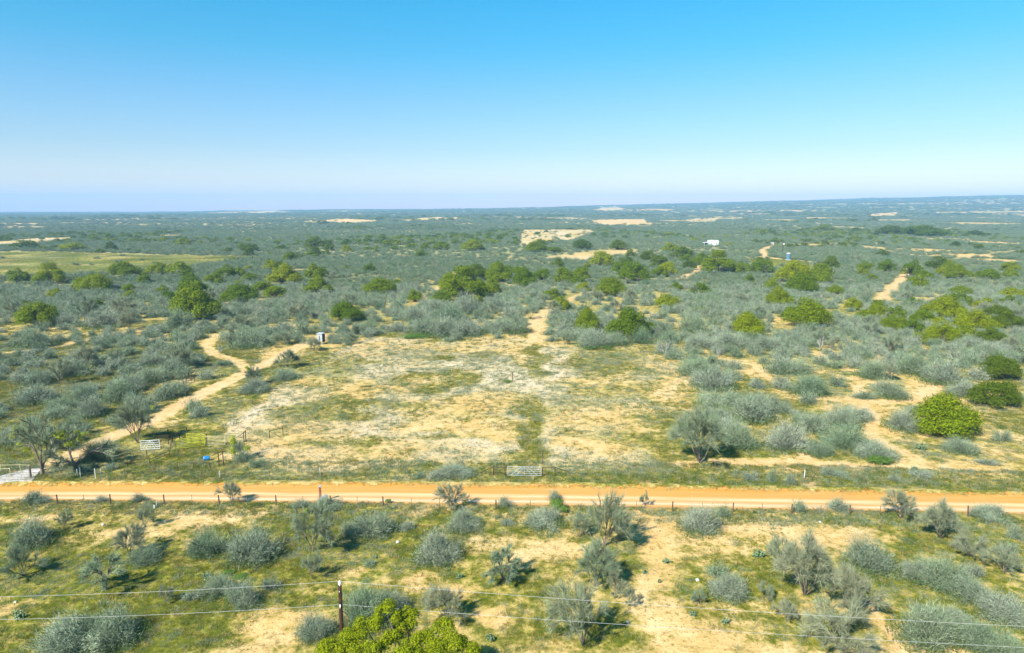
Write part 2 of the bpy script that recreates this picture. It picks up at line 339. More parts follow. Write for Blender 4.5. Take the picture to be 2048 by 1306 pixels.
OPEN = [(1500,428,60,2.2),(1650,436,70,3),(1790,441,60,3),(1960,447,80,4),(1990,437,50,2.2),(1560,440,40,2.2),(1250,444,60,4),(1345,441,40,2),(1450,437,60,2.2),(1000,441,50,2),(880,437,40,2.6),(830,441,60,2),(700,446,30,2),(335,471,20,3),
 (300,450,90,1.4),(620,444,30,1.5),(520,423,60,1.6),(1215,418,40,2.2),(1900,478,60,3),(1980,485,50,4),(1860,500,60,4),(1930,511,70,5),(2000,521,50,6),(1960,560,50,6),(1900,545,40,4),(1870,590,40,7),(1960,600,50,6),(2020,575,30,6),(1620,490,75,4),(1760,497,40,4),
 (1310,590,22,4),(1400,604,26,5),(1480,590,30,4),(1240,572,30,5),(1190,560,20,3),(1345,640,20,4),(1440,655,26,5),(1500,700,30,5),(1560,668,20,4),(1700,610,30,5),(1740,600,20,4),(600,540,24,3),(700,575,24,4),(550,625,30,5),(470,640,30,5),(580,665,30,5),(300,625,20,4),(950,640,20,4),(1010,590,20,3),(1110,640,26,6),(1130,605,40,7),
 (160,560,40,3),(60,600,30,4),(1700,455,60,2.5),(1560,452,50,2),(1300,452,60,2),(1130,436,60,1.6),(940,448,30,1.5),(1420,575,20,3),(1660,590,20,3),(1800,690,30,5),(1900,725,30,6),(1960,740,30,6),(1600,720,30,5),(1680,700,26,5)]
def blobs():
    out = []
    for px, py, rx, ry, k, w in BL:
        c = G(px, py); a = G(px, py - ry)[1] - c[1]; b = c[1] - G(px, py + ry)[1]
        out.append((c[0], c[1], rx / FPX * depth(c), max(.5, (a + b) / 2), k, w))
    return out
BLB = blobs()
OPB = []
for px_, py_, rx_, ry_ in OPEN:
    c_ = G(px_, py_); OPB.append((c_[0], c_[1], rx_ / FPX * depth(c_), abs(G(px_, py_ - ry_ * .8)[1] - G(px_, py_ + ry_ * .8)[1]) / 2 + 1))

def layout(x, y):
    """b(are), p(ale), g(reen), o(range), s(age) weights of the ground cover at world points"""
    x, y = np.asarray(x, float), np.asarray(y, float)
    wx = x + (fbm(x, y, 9, 3, 3) - .5) * 9; wy = y + (fbm(x, y, 9, 9, 3) - .5) * 9 * np.clip(y / 90, .5, 2)
    A = {k: np.zeros(x.shape) for k in 'bpgos'}; x0, y0_ = x, y
    big, med = fbm(x, y, 26, 51, 4), fbm(x, y, 7, 55, 3)
    rv = road_v(x, y)
    fg = rv < 0
    clear = in_poly(wx, wy, CLEAR)
    px = CX + FPX * x / (np.maximum(y, 10) * .985 + 6.5)
    leftz = (~fg) & (px < 520) & (y < 190) & ~clear
    A['g'] = np.where(fg, .62, np.where(leftz, .8, np.where(clear, .42, .45)))
    A['b'] = np.where(fg, .37, np.where(leftz, .22, np.where(clear, .52, .42)))
    A['p'] = np.where(clear, .68, .03)
    A['s'] = np.where(clear, .42, np.where(y > 150, .35, .12))
    far = smooth(230, 420, y)
    A['g'] = A['g'] * (1 - far) + far * .38; A['b'] = A['b'] * (1 - far) + far * .28; A['s'] = A['s'] * (1 - far) + far * .8
    A['b'] += (big - .5) * 1.1 * (1 - .4 * far) + (med - .5) * .5; A['g'] += -(big - .5) * .9 + (fbm(x, y, 15, 61, 3) - .5) * .9
    A['p'] += (fbm(x, y, 12, 71, 3) - .5) * .6 * clear
    for bx, by, rx, ry, k, w in BLB:
        near = (np.abs(x - bx) < rx * 2.2) & (np.abs(y - by) < ry * 2.2 + 6)
        if not near.any(): continue
        d = np.hypot((wx[near] - bx) / rx, (wy[near] - by) / ry)
        f = (1 - smooth(.2, 1.55, d)) * w * {'g': .8, 'p': .8, 'b': .88}.get(k, .95)
        for q in A:
            v = A[q][near]; A[q][near] = v * (1 - f) + (f if q == k else 0) * 1.0 + (.35 * f if (k == 'p' and q == 'b') else 0)
    tr = np.zeros(x.shape); opn = np.zeros(x.shape)
    for w, k, P in TRK:
        lo, hi = P.min(0) - w * 4, P.max(0) + w * 4
        near = (x > lo[0]) & (x < hi[0]) & (y > lo[1]) & (y < hi[1])
        if not near.any(): continue
        d = seg_dist(x[near] + (wx[near] - x[near]) * .12, y[near] + (wy[near] - y[near]) * .12, P)
        tr[near] = np.maximum(tr[near], k * (1 - smooth(w * .55, w * 1.35, d)))
    for P, k in FIELDS:
        lo, hi = P.min(0), P.max(0)
        near = (x > lo[0] - 20) & (x < hi[0] + 20) & (y > lo[1] - 40) & (y < hi[1] + 40)
        if not near.any(): continue
        sc_ = np.clip(y[near] / 60, 1, 40)
        f = in_poly(x[near] + (wx[near] - x[near]) * sc_ * .12, y[near] + (wy[near] - y[near]) * sc_ * .25, P).astype(float)
        for q in A:
            t = 1.0 * {'g': dict(g=1.0, b=.2, p=.05, s=.3), 'p': dict(p=.55, b=.55, g=.3), 's': dict(b=1, o=.25), 'l': dict(g=1.0)}[k].get(q, 0)
            A[q][near] = A[q][near] * (1 - f) + np.clip(t + (fbm(x[near], y[near] * 1.0, 22 if k == 'g' else 35, ord(q), 4) - .5) * 1.3, 0, 1.2) * f * (t > 0)
    for q in 'bpgos': A[q] = np.clip(A[q] * (1 - tr) + (1.0 * tr if q == 'b' else 0), 0, 1.3)
    for bx, by, rx, ry in OPB:
        near = (np.abs(x - bx) < rx * 1.6) & (np.abs(y - by) < ry * 1.6 + 8)
        if not near.any(): continue
        kf = 1.0 if by > 420 else .35
        xn, yn = x[near], y[near]; f = 1 - smooth(.4, 1.1, np.hypot((xn - bx) / rx, (yn - by) / ry) + (fbm(xn, yn, max(6., ry * .4), 15, 3) - .5) * 1.4)
        A['b'][near] = A['b'][near] * (1 - f) + .85 * f * kf; A['s'][near] *= 1 - f; A['g'][near] *= 1 - .7 * f; opn[near] = np.maximum(opn[near], f * (1.0 if kf == 1 else .55))
    A['g'] = np.where(clear, .36 + (A['g'] - .36) * .72, A['g'])
    # hillsides far off with bare soil showing
    fp = smooth(.56, .68, fbm(x / 2.2, y, 190, 91, 4)) * smooth(700, 1400, y) * .9
    A['b'] = np.maximum(A['b'], fp)
    A['open'] = opn; return A, tr, rv, clear

def open_ground(x, y):
    """1 where no brush stands"""
    A, tr, rv, clear = layout(x, y)
    o = np.maximum(tr > .3, (rv > -.35) & (rv < 1.2)) | clear
    for P, k in FIELDS: o |= in_poly(np.asarray(x), np.asarray(y), P) & (rng.random(np.shape(x)) > (.008 if k == 'g' else .05))
    o |= A['open'] > .45
    return o, A
exec_marker = 'layout done'

# ------------------------------------------------------------------ ground sheet, split into ground, road, tracks
ys = [-80, -40, -10, 10, 20, 28]; y = 30.0
while y < 9600: ys.append(y); y += max(.45, .0078 * y)
ys = np.array(ys); NU = 560
us = np.linspace(-1, 1, NU)
YY, UU = np.meshgrid(ys, us, indexing='ij'); XX = UU * (.86 * np.maximum(YY, 0) + 42)
ZZ = hgt(XX, YY)
A, TR, RV, CLR = layout(XX, YY)
# small relief near: berm on the far edge of the road, shallow ditch, worn ruts
relief = (fbm(XX, YY, 5, 201, 3) - .5) * .28 * (1 - smooth(150, 260, YY)) * (1 - .8 * ((RV > -.1) & (RV < 1.05)))
relief += .32 * np.exp(-((RV - 1.10) / .09) ** 2) * (.6 + .8 * fbm(XX, YY, 2.2, 207, 2)) - .16 * np.exp(-((RV - .5) / .5) ** 2) - .06 * TR
ZZ = ZZ + relief
def zg(x, y):
    r = (fbm(x, y, 5, 201, 3) - .5) * .28 * (1 - smooth(150, 260, np.asarray(y, float)))
    return hgt(x, y) + r
nv = XX.size; idx = np.arange(nv).reshape(XX.shape)
quads = np.stack([idx[:-1, :-1], idx[:-1, 1:], idx[1:, 1:], idx[1:, :-1]], -1).reshape(-1, 4)
fc = lambda a: a.ravel()[quads].mean(1)
rvf, trf = fc(RV), fc(TR)
is_road = (rvf > 0) & (rvf < 1.02); is_trk = (trf > .45) & ~is_road
P_ = np.stack([XX.ravel(), YY.ravel(), ZZ.ravel()], -1)

def ground_mat():
    m = bpy.data.materials.new('soil_and_grass'); m.use_nodes = True; n, l = m.node_tree.nodes, m.node_tree.links
    b = n['Principled BSDF']; b.inputs['Roughness'].default_value = .95; b.inputs['Specular IOR Level'].default_value = .1
    tcn = n.new('ShaderNodeTexCoord')
    def noise(scale, det=5, rough=.6, st=(1, 1, 1)):
        mp = n.new('ShaderNodeMapping'); mp.inputs['Scale'].default_value = st
        t = n.new('ShaderNodeTexNoise'); t.inputs['Scale'].default_value = scale; t.inputs['Detail'].default_value = det; t.inputs['Roughness'].default_value = rough
        l.new(tcn.outputs['Object'], mp.inputs[0]); l.new(mp.outputs[0], t.inputs['Vector']); return t.outputs['Fac']
    def attr(a): q = n.new('ShaderNodeAttribute'); q.attribute_name = a; return q.outputs['Fac']
    def mth(op, a, c, d=None):
        q = n.new('ShaderNodeMath'); q.operation = op
        for i, v in enumerate([a, c, d]):
            if v is None: continue
            if isinstance(v, (int, float)): q.inputs[i].default_value = v
            else: l.new(v, q.inputs[i])
        return q.outputs[0]
    def sstep(v, a, c):
        q = n.new('ShaderNodeMapRange'); q.interpolation_type = 'SMOOTHSTEP'; q.inputs[1].default_value = a; q.inputs[2].default_value = c
        l.new(v, q.inputs[0]); return q.outputs[0]
    def mix(f, a, c):
        q = n.new('ShaderNodeMixRGB')
        if isinstance(f, float): q.inputs[0].default_value = f
        else: l.new(f, q.inputs[0])
        for i, v in ((1, a), (2, c)):
            if isinstance(v, tuple): q.inputs[i].default_value = (*v, 1)
            else: l.new(v, q.inputs[i])
        return q.outputs[0]
    n1, n2, n3, n4 = noise(.55, 8, .7), noise(2.3, 6, .7), noise(.09, 6, .65), noise(9, 3, .6)
    # soil
    soil = mix(sstep(n3, .4, .62), (.64, .41, .165), (.72, .52, .28))
    soil = mix(sstep(n2, .4, .7), soil, (.55, .34, .12))
    dry = mix(sstep(n1, .38, .62), (.28, .225, .045), (.48, .37, .12))
    grn = mix(sstep(n1, .4, .62), (.085, .11, .008), (.235, .23, .020))
    grn = mix(mth('MULTIPLY', sstep(n2, .5, .7), .5), grn, (.05, .075, .010))
    sage = mix(sstep(n2, .4, .6), (.13, .175, .08), (.30, .32, .19))
    pale = mix(sstep(n2, .4, .62), (.58, .46, .31), (.74, .63, .48))
    nn = mth('ADD', mth('MULTIPLY', mth('SUBTRACT', n1, .5), 2.0), mth('MULTIPLY', mth('SUBTRACT', n2, .5), 1.2))
    nb = mth('ADD', mth('MULTIPLY', mth('SUBTRACT', n4, .5), 1.0), mth('MULTIPLY', mth('SUBTRACT', n2, .5), 1.6))
    c = dry
    c = mix(sstep(mth('ADD', attr('g'), mth('MULTIPLY', nn, -1.1)), .22, .95), c, grn)
    c = mix(mth('MULTIPLY', sstep(mth('ADD', attr('g'), mth('MULTIPLY', nn, -.6)), .75, 1.25), .75), c, (.065, .08, .012))
    c = mix(sstep(mth('ADD', attr('s'), mth('MULTIPLY', nb, 1.1)), .35, 1.1), c, sage)
    c = mix(sstep(mth('ADD', attr('p'), mth('MULTIPLY', nb, 1.1)), .25, 1.15), c, pale)
    c = mix(sstep(mth('ADD', attr('b'), mth('MULTIPLY', nn, 1.25)), .30, 1.05), c, soil)
    c = mix(sstep(mth('ADD', attr('o'), mth('MULTIPLY', nb, .5)), .35, .9), c, (.52, .27, .07))
    c = mix(mth('MULTIPLY', mth('MULTIPLY', sstep(n2, .54, .62), mth('SUBTRACT', 1.0, sstep(attr('b'), .95, 1.15))), .55), c, (.15, .145, .035))
    # road
    rv, ns = attr('rv'), noise(.35, 5, .6, (.22, 1, 1))
    rvn = mth('ADD', rv, mth('MULTIPLY', mth('SUBTRACT', ns, .5), .22))
    ramp = n.new('ShaderNodeValToRGB'); l.new(mth('MULTIPLY', rvn, .8), ramp.inputs[0])
    stops = [(0.0, (.44, .22, .05)), (.10, (.54, .31, .11)), (.19, (.70, .53, .34)), (.30, (.47, .27, .09)), (.40, (.67, .48, .27)), (.52, (.48, .25, .06)), (.64, (.47, .25, .06)), (.80, (.43, .21, .035)), (.92, (.40, .19, .03))]
    els = ramp.color_ramp.elements
    for i, (p, q) in enumerate(stops):
        e = els[i] if i < 2 else els.new(p)
    for e, (p, q) in zip(els, stops): e.position = p; e.color = (*q, 1)
    rc = mix(mth('MULTIPLY', sstep(noise(.8, 6, .7, (.08, 2.2, 1)), .42, .62), .6), ramp.outputs[0], (.52, .29, .10))
    rc = mix(mth('MULTIPLY', sstep(n4, .5, .75), .25), rc, (.42, .24, .08))
    edge = mth('ADD', mth('MULTIPLY', mth('SUBTRACT', n1, .5), .55), mth('MULTIPLY', mth('SUBTRACT', n2, .5), .55))
    lo = sstep(mth('ADD', rv, edge), .0, .08); hi = sstep(mth('ADD', rv, edge), .97, 1.05)
    msk = mth('MULTIPLY', lo, mth('SUBTRACT', 1.0, hi))
    c = mix(msk, c, rc)
    # worn ruts in the tracks
    trk = attr('tr')
    c = mix(mth('MULTIPLY', sstep(mth('ADD', trk, mth('MULTIPLY', nn, .6)), .40, 1.05), .68), c, mix(sstep(n1, .35, .65), (.52, .33, .145), (.62, .43, .235)))
    l.new(c, b.inputs['Base Color'])
    bp = n.new('ShaderNodeBump'); bp.inputs['Strength'].default_value = .9; bp.inputs['Distance'].default_value = .16
    hh = mth('ADD', mth('MULTIPLY', n2, 1.0), mth('MULTIPLY', n4, .35))
    l.new(mth('MULTIPLY', hh, mth('SUBTRACT', 1.0, mth('MULTIPLY', msk, .75))), bp.inputs['Height']); l.new(bp.outputs[0], b.inputs['Normal'])
    return m
GM = ground_mat()
def sub(name, mask):
    q = quads[mask]; u, inv = np.unique(q, return_inverse=True)
    at = {k: A[k].ravel()[u] for k in 'bpgos'}; at['rv'] = RV.ravel()[u]; at['tr'] = TR.ravel()[u]
    return tag(link(name, np_mesh(name, P_[u], inv.reshape(-1, 4), [GM], at, smooth_=True)), kind='structure')
sub('ground', ~(is_road | is_trk)); sub('dirt_road', is_road); sub('dirt_track', is_trk)

# haze: one closed box round everything
hz = MB().box((0, 4650, 75), (17600, 9800, 660))
hz = MB(); hz.box((0, 4720, (-330 + 215) / 2), (17800, 9960, 545))
ho = hz.build('haze', None); tag(ho, kind='stuff')
hm = bpy.data.materials.new('haze_air'); hm.use_nodes = True; hn = hm.node_tree.nodes; hn.clear()
pv = hn.new('ShaderNodeVolumePrincipled'); pv.inputs['Color'].default_value = (.30, .58, .95, 1); pv.inputs['Density'].default_value = 1.4e-4; pv.inputs['Anisotropy'].default_value = 0.0
hout = hn.new('ShaderNodeOutputMaterial'); hm.node_tree.links.new(pv.outputs[0], hout.inputs['Volume'])
ho.data.materials.append(hm)

# ------------------------------------------------------------------ plant prototypes (unit radius, base at origin)
def nrm(v): return v / np.maximum(np.linalg.norm(v, axis=-1, keepdims=True), 1e-9)
def ribbons(p0, p1, w, g):
    d = nrm(p1 - p0); side = nrm(np.cross(d, g.normal(size=d.shape))) * np.asarray(w).reshape(-1, 1) * .5
    V = np.stack([p0 - side, p0 + side, p1], 1).reshape(-1, 3)
    return V, np.arange(len(V)).reshape(-1, 3)
def prisms(p0, p1, r0, r1, k=4):
    d = nrm(p1 - p0); a = nrm(np.cross(d, np.where(np.abs(d[:, 2:3]) > .9, [[1., 0, 0]], [[0, 0, 1.]]))); b = np.cross(d, a)
    V = []
    for p, r in ((p0, r0), (p1, r1)):
        for j in range(k):
            t = 2 * math.pi * j / k; V.append(p + (a * math.cos(t) + b * math.sin(t)) * np.asarray(r).reshape(-1, 1))
    V = np.stack(V, 1); N = len(p0); base = (np.arange(N) * 2 * k)[:, None]
    F = [base + np.array([[j, (j + 1) % k, k + (j + 1) % k, k + j]]) for j in range(k)]
    return V.reshape(-1, 3), np.concatenate(F)
def tone_mesh(name, V, F, m, per, g, lo=0, hi=1, base=None):
    t = g.uniform(lo, hi, len(V) // per)
    if base is not None: t = .5 * t + .5 * g.random(int(base.max()) + 1)[base]
    t = np.repeat(t, per)
    return np_mesh(name, V, F, [m], {'tone': t})
def leaves(C, Rr, n, size, g, flat=.85, up=.35, under=True):
    """n leaf rhombi on lumpy shells of the lobes C (k,3) with radii Rr"""
    k = len(C); w = Rr ** 2; pick = g.choice(k, n, p=w / w.sum())
    d = nrm(g.normal(size=(n, 3))); d[:, 2] = np.where(d[:, 2] < -.35, -d[:, 2], d[:, 2])
    rr = Rr[pick] * (1 - .45 * g.random(n) ** 1.8)
    # clumpy shell: radius modulated
    md = 1 + .16 * np.sin(d[:, 0] * 9 + pick) * np.sin(d[:, 1] * 8 + pick * 2) + .12 * np.sin(d[:, 2] * 11 + pick)
    c = C[pick] + d * (rr * md)[:, None] * np.array([1, 1, flat])
    nn = nrm(d + g.normal(size=d.shape) * .55 + np.array([0, 0, up]))
    a = nrm(np.cross(nn, g.normal(size=d.shape))); b = np.cross(nn, a); s = (size * g.uniform(.6, 1.35, n))[:, None]
    V = np.stack([c - a * s, c - b * s * .6, c + a * s, c + b * s * .6], 1).reshape(-1, 3)
    return V, np.arange(len(V)).reshape(-1, 4)

def brush_proto(seed, nt, w, stems=16, tall=.78, lean=0, clumps=16, loose=.30, tm='twig'):
    g = np.random.default_rng(seed)
    az = g.random(clumps) * 2 * math.pi; el = np.arcsin(g.random(clumps) * .98 + .02)
    c = np.stack([np.cos(az) * np.cos(el), np.sin(az) * np.cos(el), np.sin(el) * tall * 1.05], -1)
    c[:, 2] = np.maximum(c[:, 2], .16); rad = .76 * g.uniform(.55, 1.18, clumps)
    el2 = g.uniform(.7, 1.25); c[:, 0] *= el2
    C = c * rad[:, None]
    root = np.stack([g.normal(0, .12, clumps), g.normal(0, .12, clumps), np.zeros(clumps)], -1)
    pick = g.integers(0, clumps, nt)
    t = g.random(nt) ** .5
    start = root[pick] * (1 - t)[:, None] + C[pick] * t[:, None] + g.normal(size=(nt, 3)) * (.05 + .13 * t)[:, None]
    outd = nrm(nrm(C[pick]) + g.normal(size=(nt, 3)) * .6 + np.array([0, 0, .3]))
    L = g.uniform(.06, .18, nt) * (.7 + .5 * t)
    start[:, 2] = np.maximum(start[:, 2], .02)
    end = start + outd * L[:, None]; end[:, 2] = np.maximum(end[:, 2], .02)
    V, F = ribbons(start, end, w * g.uniform(.7, 1.4, nt), g)
    tw = tone_mesh('twigs', V, F, M[tm], 3, g, base=pick)
    mid = C[:] * .5 + g.normal(size=C.shape) * .05; mid[:, 2] = np.maximum(mid[:, 2], .1)
    V1, F1 = prisms(root, mid, np.full(clumps, .024), np.full(clumps, .02), 4)
    V2, F2 = prisms(mid, C, np.full(clumps, .02), np.full(clumps, .007), 4)
    st = tone_mesh('stem', np.concatenate([V1, V2]), np.concatenate([F1, F2 + len(V1)]), M['stem'], 8, g)
    # green undergrowth showing round the foot
    nl = max(60, nt // 14); a = g.random(nl) * 6.283; r = g.uniform(.35, 1.0, nl)
    p = np.stack([np.cos(a) * r, np.sin(a) * r, g.random(nl) * .22], -1)
    q = p + nrm(g.normal(size=p.shape) + np.array([0, 0, 1.2])) * g.uniform(.06, .16, nl)[:, None]
    V3, F3 = ribbons(p, q, .026 + 0 * r, g); un = tone_mesh('undergrowth', V3, F3, M['under'], 3, g)
    return dict(trunk=st, crown=tw, undergrowth=un)

def tree_proto(seed, H=1.0, spread=.62, nst=5, depth_=4, tw=7, w=.011, leafmat='bare', thick=.03, arch=.25, trunk_h=0.0, seg=.25, split=(.2, .48)):
    g = np.random.default_rng(seed); P0, P1, R0, R1 = [], [], [], []; ends = []
    def grow(p, d, L, r, lv):
        k = 2; q = p
        for i in range(k):
            d = nrm(d + g.normal(size=3) * .16 + np.array([0, 0, -arch * .12 * lv])); q2 = q + d * L / k
            q2[2] = max(q2[2], .03)
            P0.append(q); P1.append(q2); R0.append(r * (1 - .2 * i)); R1.append(r * (1 - .2 * (i + 1))); q = q2
            if lv >= 2: ends.append((q, d, L))
        if lv >= depth_: ends.append((q, d, L)); return
        nb = 3 if lv < 1 else int(g.integers(2, 4))
        for j in range(nb):
            dd = nrm(d + nrm(g.normal(size=3)) * g.uniform(*split) + np.array([d[0], d[1], 0]) * spread * .22 + np.array([0, 0, .10]))
            grow(q, dd, L * g.uniform(.62, .95), max(r * .62, .0028), lv + 1)
    base = np.array([0, 0, 0.0])
    if trunk_h > 0:
        top = np.array([g.normal(0, .03), g.normal(0, .03), trunk_h]); P0.append(base); P1.append(top); R0.append(thick * 1.7); R1.append(thick * 1.3); base = top
    for s in range(nst):
        a = 2 * math.pi * (s + g.uniform(-.3, .3)) / nst; t = g.uniform(.25, 1.0) * spread
        grow(base, nrm(np.array([math.cos(a) * t, math.sin(a) * t, 1 - .35 * t])), seg * H * g.uniform(.85, 1.15), thick, 0)
    P0, P1 = np.array(P0), np.array(P1)
    V, F = prisms(P0, P1, np.array(R0), np.maximum(np.array(R1), .0025), 4)
    tr = tone_mesh('trunk', V, F, M['bark'] if leafmat != 'dead' else M['dead'], 8, g)
    out = dict(trunk=tr)
    if tw:
        E = np.array([e[0] for e in ends]); D = np.array([e[1] for e in ends]); n = len(E)
        E, D = np.repeat(E, tw, 0), np.repeat(D, tw, 0)
        s = E - D * g.uniform(0, .14, len(E))[:, None]
        d = nrm(D + g.normal(size=D.shape) * .5 + np.array([0, 0, .2])); L = g.uniform(.08, .22, len(E))
        V, F = ribbons(s, s + d * L[:, None], w * g.uniform(.7, 1.3, len(E)), g)
        out['crown'] = tone_mesh('crown', V, F, M[leafmat], 3, g)
    out['_ends'] = np.array([e[0] for e in ends])
    return out

def oak_proto(seed, n, size, m='oak', lob=15, tall=.8, multi=True):
    g = np.random.default_rng(seed)
    a = 2.4 * np.arange(lob) + g.normal(0, .35, lob); el = np.arcsin(np.clip((np.arange(lob) + .5) / lob * 1.15 - .12 + g.normal(0, .08, lob), -.02, .98)); Rr = g.uniform(.27, .40, lob)
    sh = g.uniform(.52, .74, lob)
    C = np.stack([np.cos(a) * np.cos(el) * sh * 1.05, np.sin(a) * np.cos(el) * sh * 1.05, np.sin(el) * sh * tall + .06], -1)
    C[:, 0] *= g.uniform(.85, 1.15); C[:, 2] = np.maximum(C[:, 2], Rr * .75)
    V, F = leaves(C, Rr, n, size, g)
    V[:, 2] = np.maximum(V[:, 2], .03)
    cr = tone_mesh('crown', V, F, M[m], 4, g)
    k = 4; base = np.array([[0, 0, -.02]]).repeat(len(C), 0) + g.normal(size=(len(C), 3)) * np.array([.04, .04, 0])
    mid = C * np.array([.35, .35, .5]) + g.normal(size=C.shape) * .03
    Va, Fa = prisms(base, mid, np.full(len(C), .035), np.full(len(C), .022)); Vb, Fb = prisms(mid, C, np.full(len(C), .022), np.full(len(C), .008))
    tr = tone_mesh('trunk', np.concatenate([Va, Vb]), np.concatenate([Fa, Fb + len(Va)]), M['bark'], 8, g)
    return dict(trunk=tr, crown=cr)

BR_N = [brush_proto(100 + i, 14500, .0105, clumps=[26, 34, 18, 30, 40, 24, 14, 46, 22][i], tall=[1.15, 1.25, 1.05, .95, 1.2, 1.35, .9, 1.1, 1.3][i]) for i in range(9)]
BR_M = [brush_proto(200 + i, 3800, .021, clumps=[20, 26, 16, 28, 22][i], tall=[1.1, 1.25, .95, 1.15, 1.0][i]) for i in range(5)]
BR_F = [brush_proto(300 + i, 900, .045, clumps=14, tall=[.95, 1.1, .85, 1.0][i], tm='twigfar') for i in range(4)]
TR_N = [tree_proto(400 + i, 1.0, [.55, .7, .45, .62, .85, .5][i], [6, 7, 5, 7, 6, 5][i], 4, [7, 7, 8, 6, 7, 7][i], w=.0050, thick=.014) for i in range(6)]
TR_T = [tree_proto(440 + i, 1.0, [.8, 1.0][i], [4, 5][i], 4, 5, trunk_h=.22, thick=.03, w=.010, split=(.35, .65), leafmat='twig') for i in range(2)]
TR_S = [tree_proto(460 + i, 1.0, .6, 4, 3, 4, w=.011, thick=.02) for i in range(2)]
TR_D = [tree_proto(480 + i, 1.0, .7, 3, 2, 0, leafmat='dead', thick=.03, seg=.34) for i in range(2)]
OAK_N = [oak_proto(500 + i, 26000, .020, lob=[17, 22, 14, 19][i], tall=[1.15, 1.0, 1.3, 1.1][i]) for i in range(4)]
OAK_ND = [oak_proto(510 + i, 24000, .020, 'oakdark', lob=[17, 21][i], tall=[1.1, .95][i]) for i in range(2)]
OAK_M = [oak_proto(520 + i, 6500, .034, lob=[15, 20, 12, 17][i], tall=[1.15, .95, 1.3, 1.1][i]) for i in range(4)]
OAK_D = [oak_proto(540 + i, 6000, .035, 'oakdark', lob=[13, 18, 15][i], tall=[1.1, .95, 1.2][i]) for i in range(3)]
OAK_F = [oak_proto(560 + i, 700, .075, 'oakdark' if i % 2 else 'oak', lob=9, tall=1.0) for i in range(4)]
def green_proto(seed, n=2200, size=.045, m='green'):
    g = np.random.default_rng(seed); k = 8; a = g.random(k) * 6.283; r = g.random(k) * .6; Rr = g.uniform(.3, .45, k)
    C = np.stack([np.cos(a) * r, np.sin(a) * r, .3 + .25 * g.random(k)], -1)
    V, F = leaves(C, Rr, n, size, g, .9); V[:, 2] = np.maximum(V[:, 2], .02)
    st = prisms(np.zeros((k, 3)), C, np.full(k, .03), np.full(k, .01))
    return dict(trunk=tone_mesh('stem', *st, M['bark'], 8, g), crown=tone_mesh('crown', V, F, M[m], 4, g))
GREEN = [green_proto(600 + i) for i in range(3)]
def cactus_proto(seed):
    g = np.random.default_rng(seed); V, F = [], []
    def pad(c, up, nrm_, L, W):
        u = np.array(up) / np.linalg.norm(up); n_ = np.cross(u, nrm_); n_ /= np.linalg.norm(n_); s_ = np.cross(u, n_); o = len(V)
        ring = [c + u * L * (.5 - .5 * math.cos(t)) + s_ * W * math.sin(t) * (.8 + .2 * (1 - math.cos(t)) / 2) for t in [2 * math.pi * k / 8 for k in range(8)]]
        V.extend(ring); m = c + u * L * .5; V.append(m + n_ * W * .28); V.append(m - n_ * W * .28)
        for k in range(8): F.append((o + k, o + (k + 1) % 8, o + 8)); F.append((o + (k + 1) % 8, o + k, o + 9))
        return c + u * L
    for _ in range(15):
        a = g.random() * 6.283; r = g.random() ** .6 * .5; c = np.array([math.cos(a) * r, math.sin(a) * r, 0.0])
        for lv in range(int(g.integers(1, 4))):
            for q in range(2 if lv else 1):
                up = np.array([g.normal(0, .35), g.normal(0, .35), 1]); e = pad(c - up * .02, up, g.normal(size=3), g.uniform(.22, .32), g.uniform(.09, .13))
            c = e
    return tone_mesh('pads', np.array(V), np.array(F), M['cactus'], 10, g)
CACT = [cactus_proto(700 + i) for i in range(3)]
def yucca_proto(seed, m='yucca', n=60):
    g = np.random.default_rng(seed); d = nrm(g.normal(size=(n, 3)) + np.array([0, 0, .9])); d[:, 2] = np.abs(d[:, 2])
    p = np.zeros((n, 3)); p[:, 2] = .1
    V, F = ribbons(p, p + d * g.uniform(.6, 1, n)[:, None], .09 + 0 * d[:, 0], g); return tone_mesh('leaves', V, F, M[m], 3, g)
YUC = [yucca_proto(720)]

# ------------------------------------------------------------------ plant positions read off the place
PLANTS = []     # dict(kind, x, y, r, h, rz, proto, w px, px, py)
def put(kind, px, py, w, hs=1.0, front=True, proto=None, r=None, extra=None):
    p = G(px, py); rr = (w / 2) / FPX * depth(p) if r is None else r
    if front: p[1] += rr * (.02 if kind.startswith('mes') else .8 if py > 1030 or py < 990 else .35)
    p[2] = float(zg(p[0], p[1])) - .03
    PLANTS.append(dict(kind=kind, p=p, r=rr, hs=hs, rz=random.uniform(0, 6.28), proto=proto, w=w, px=px, py=py, extra=extra)); return PLANTS[-1]

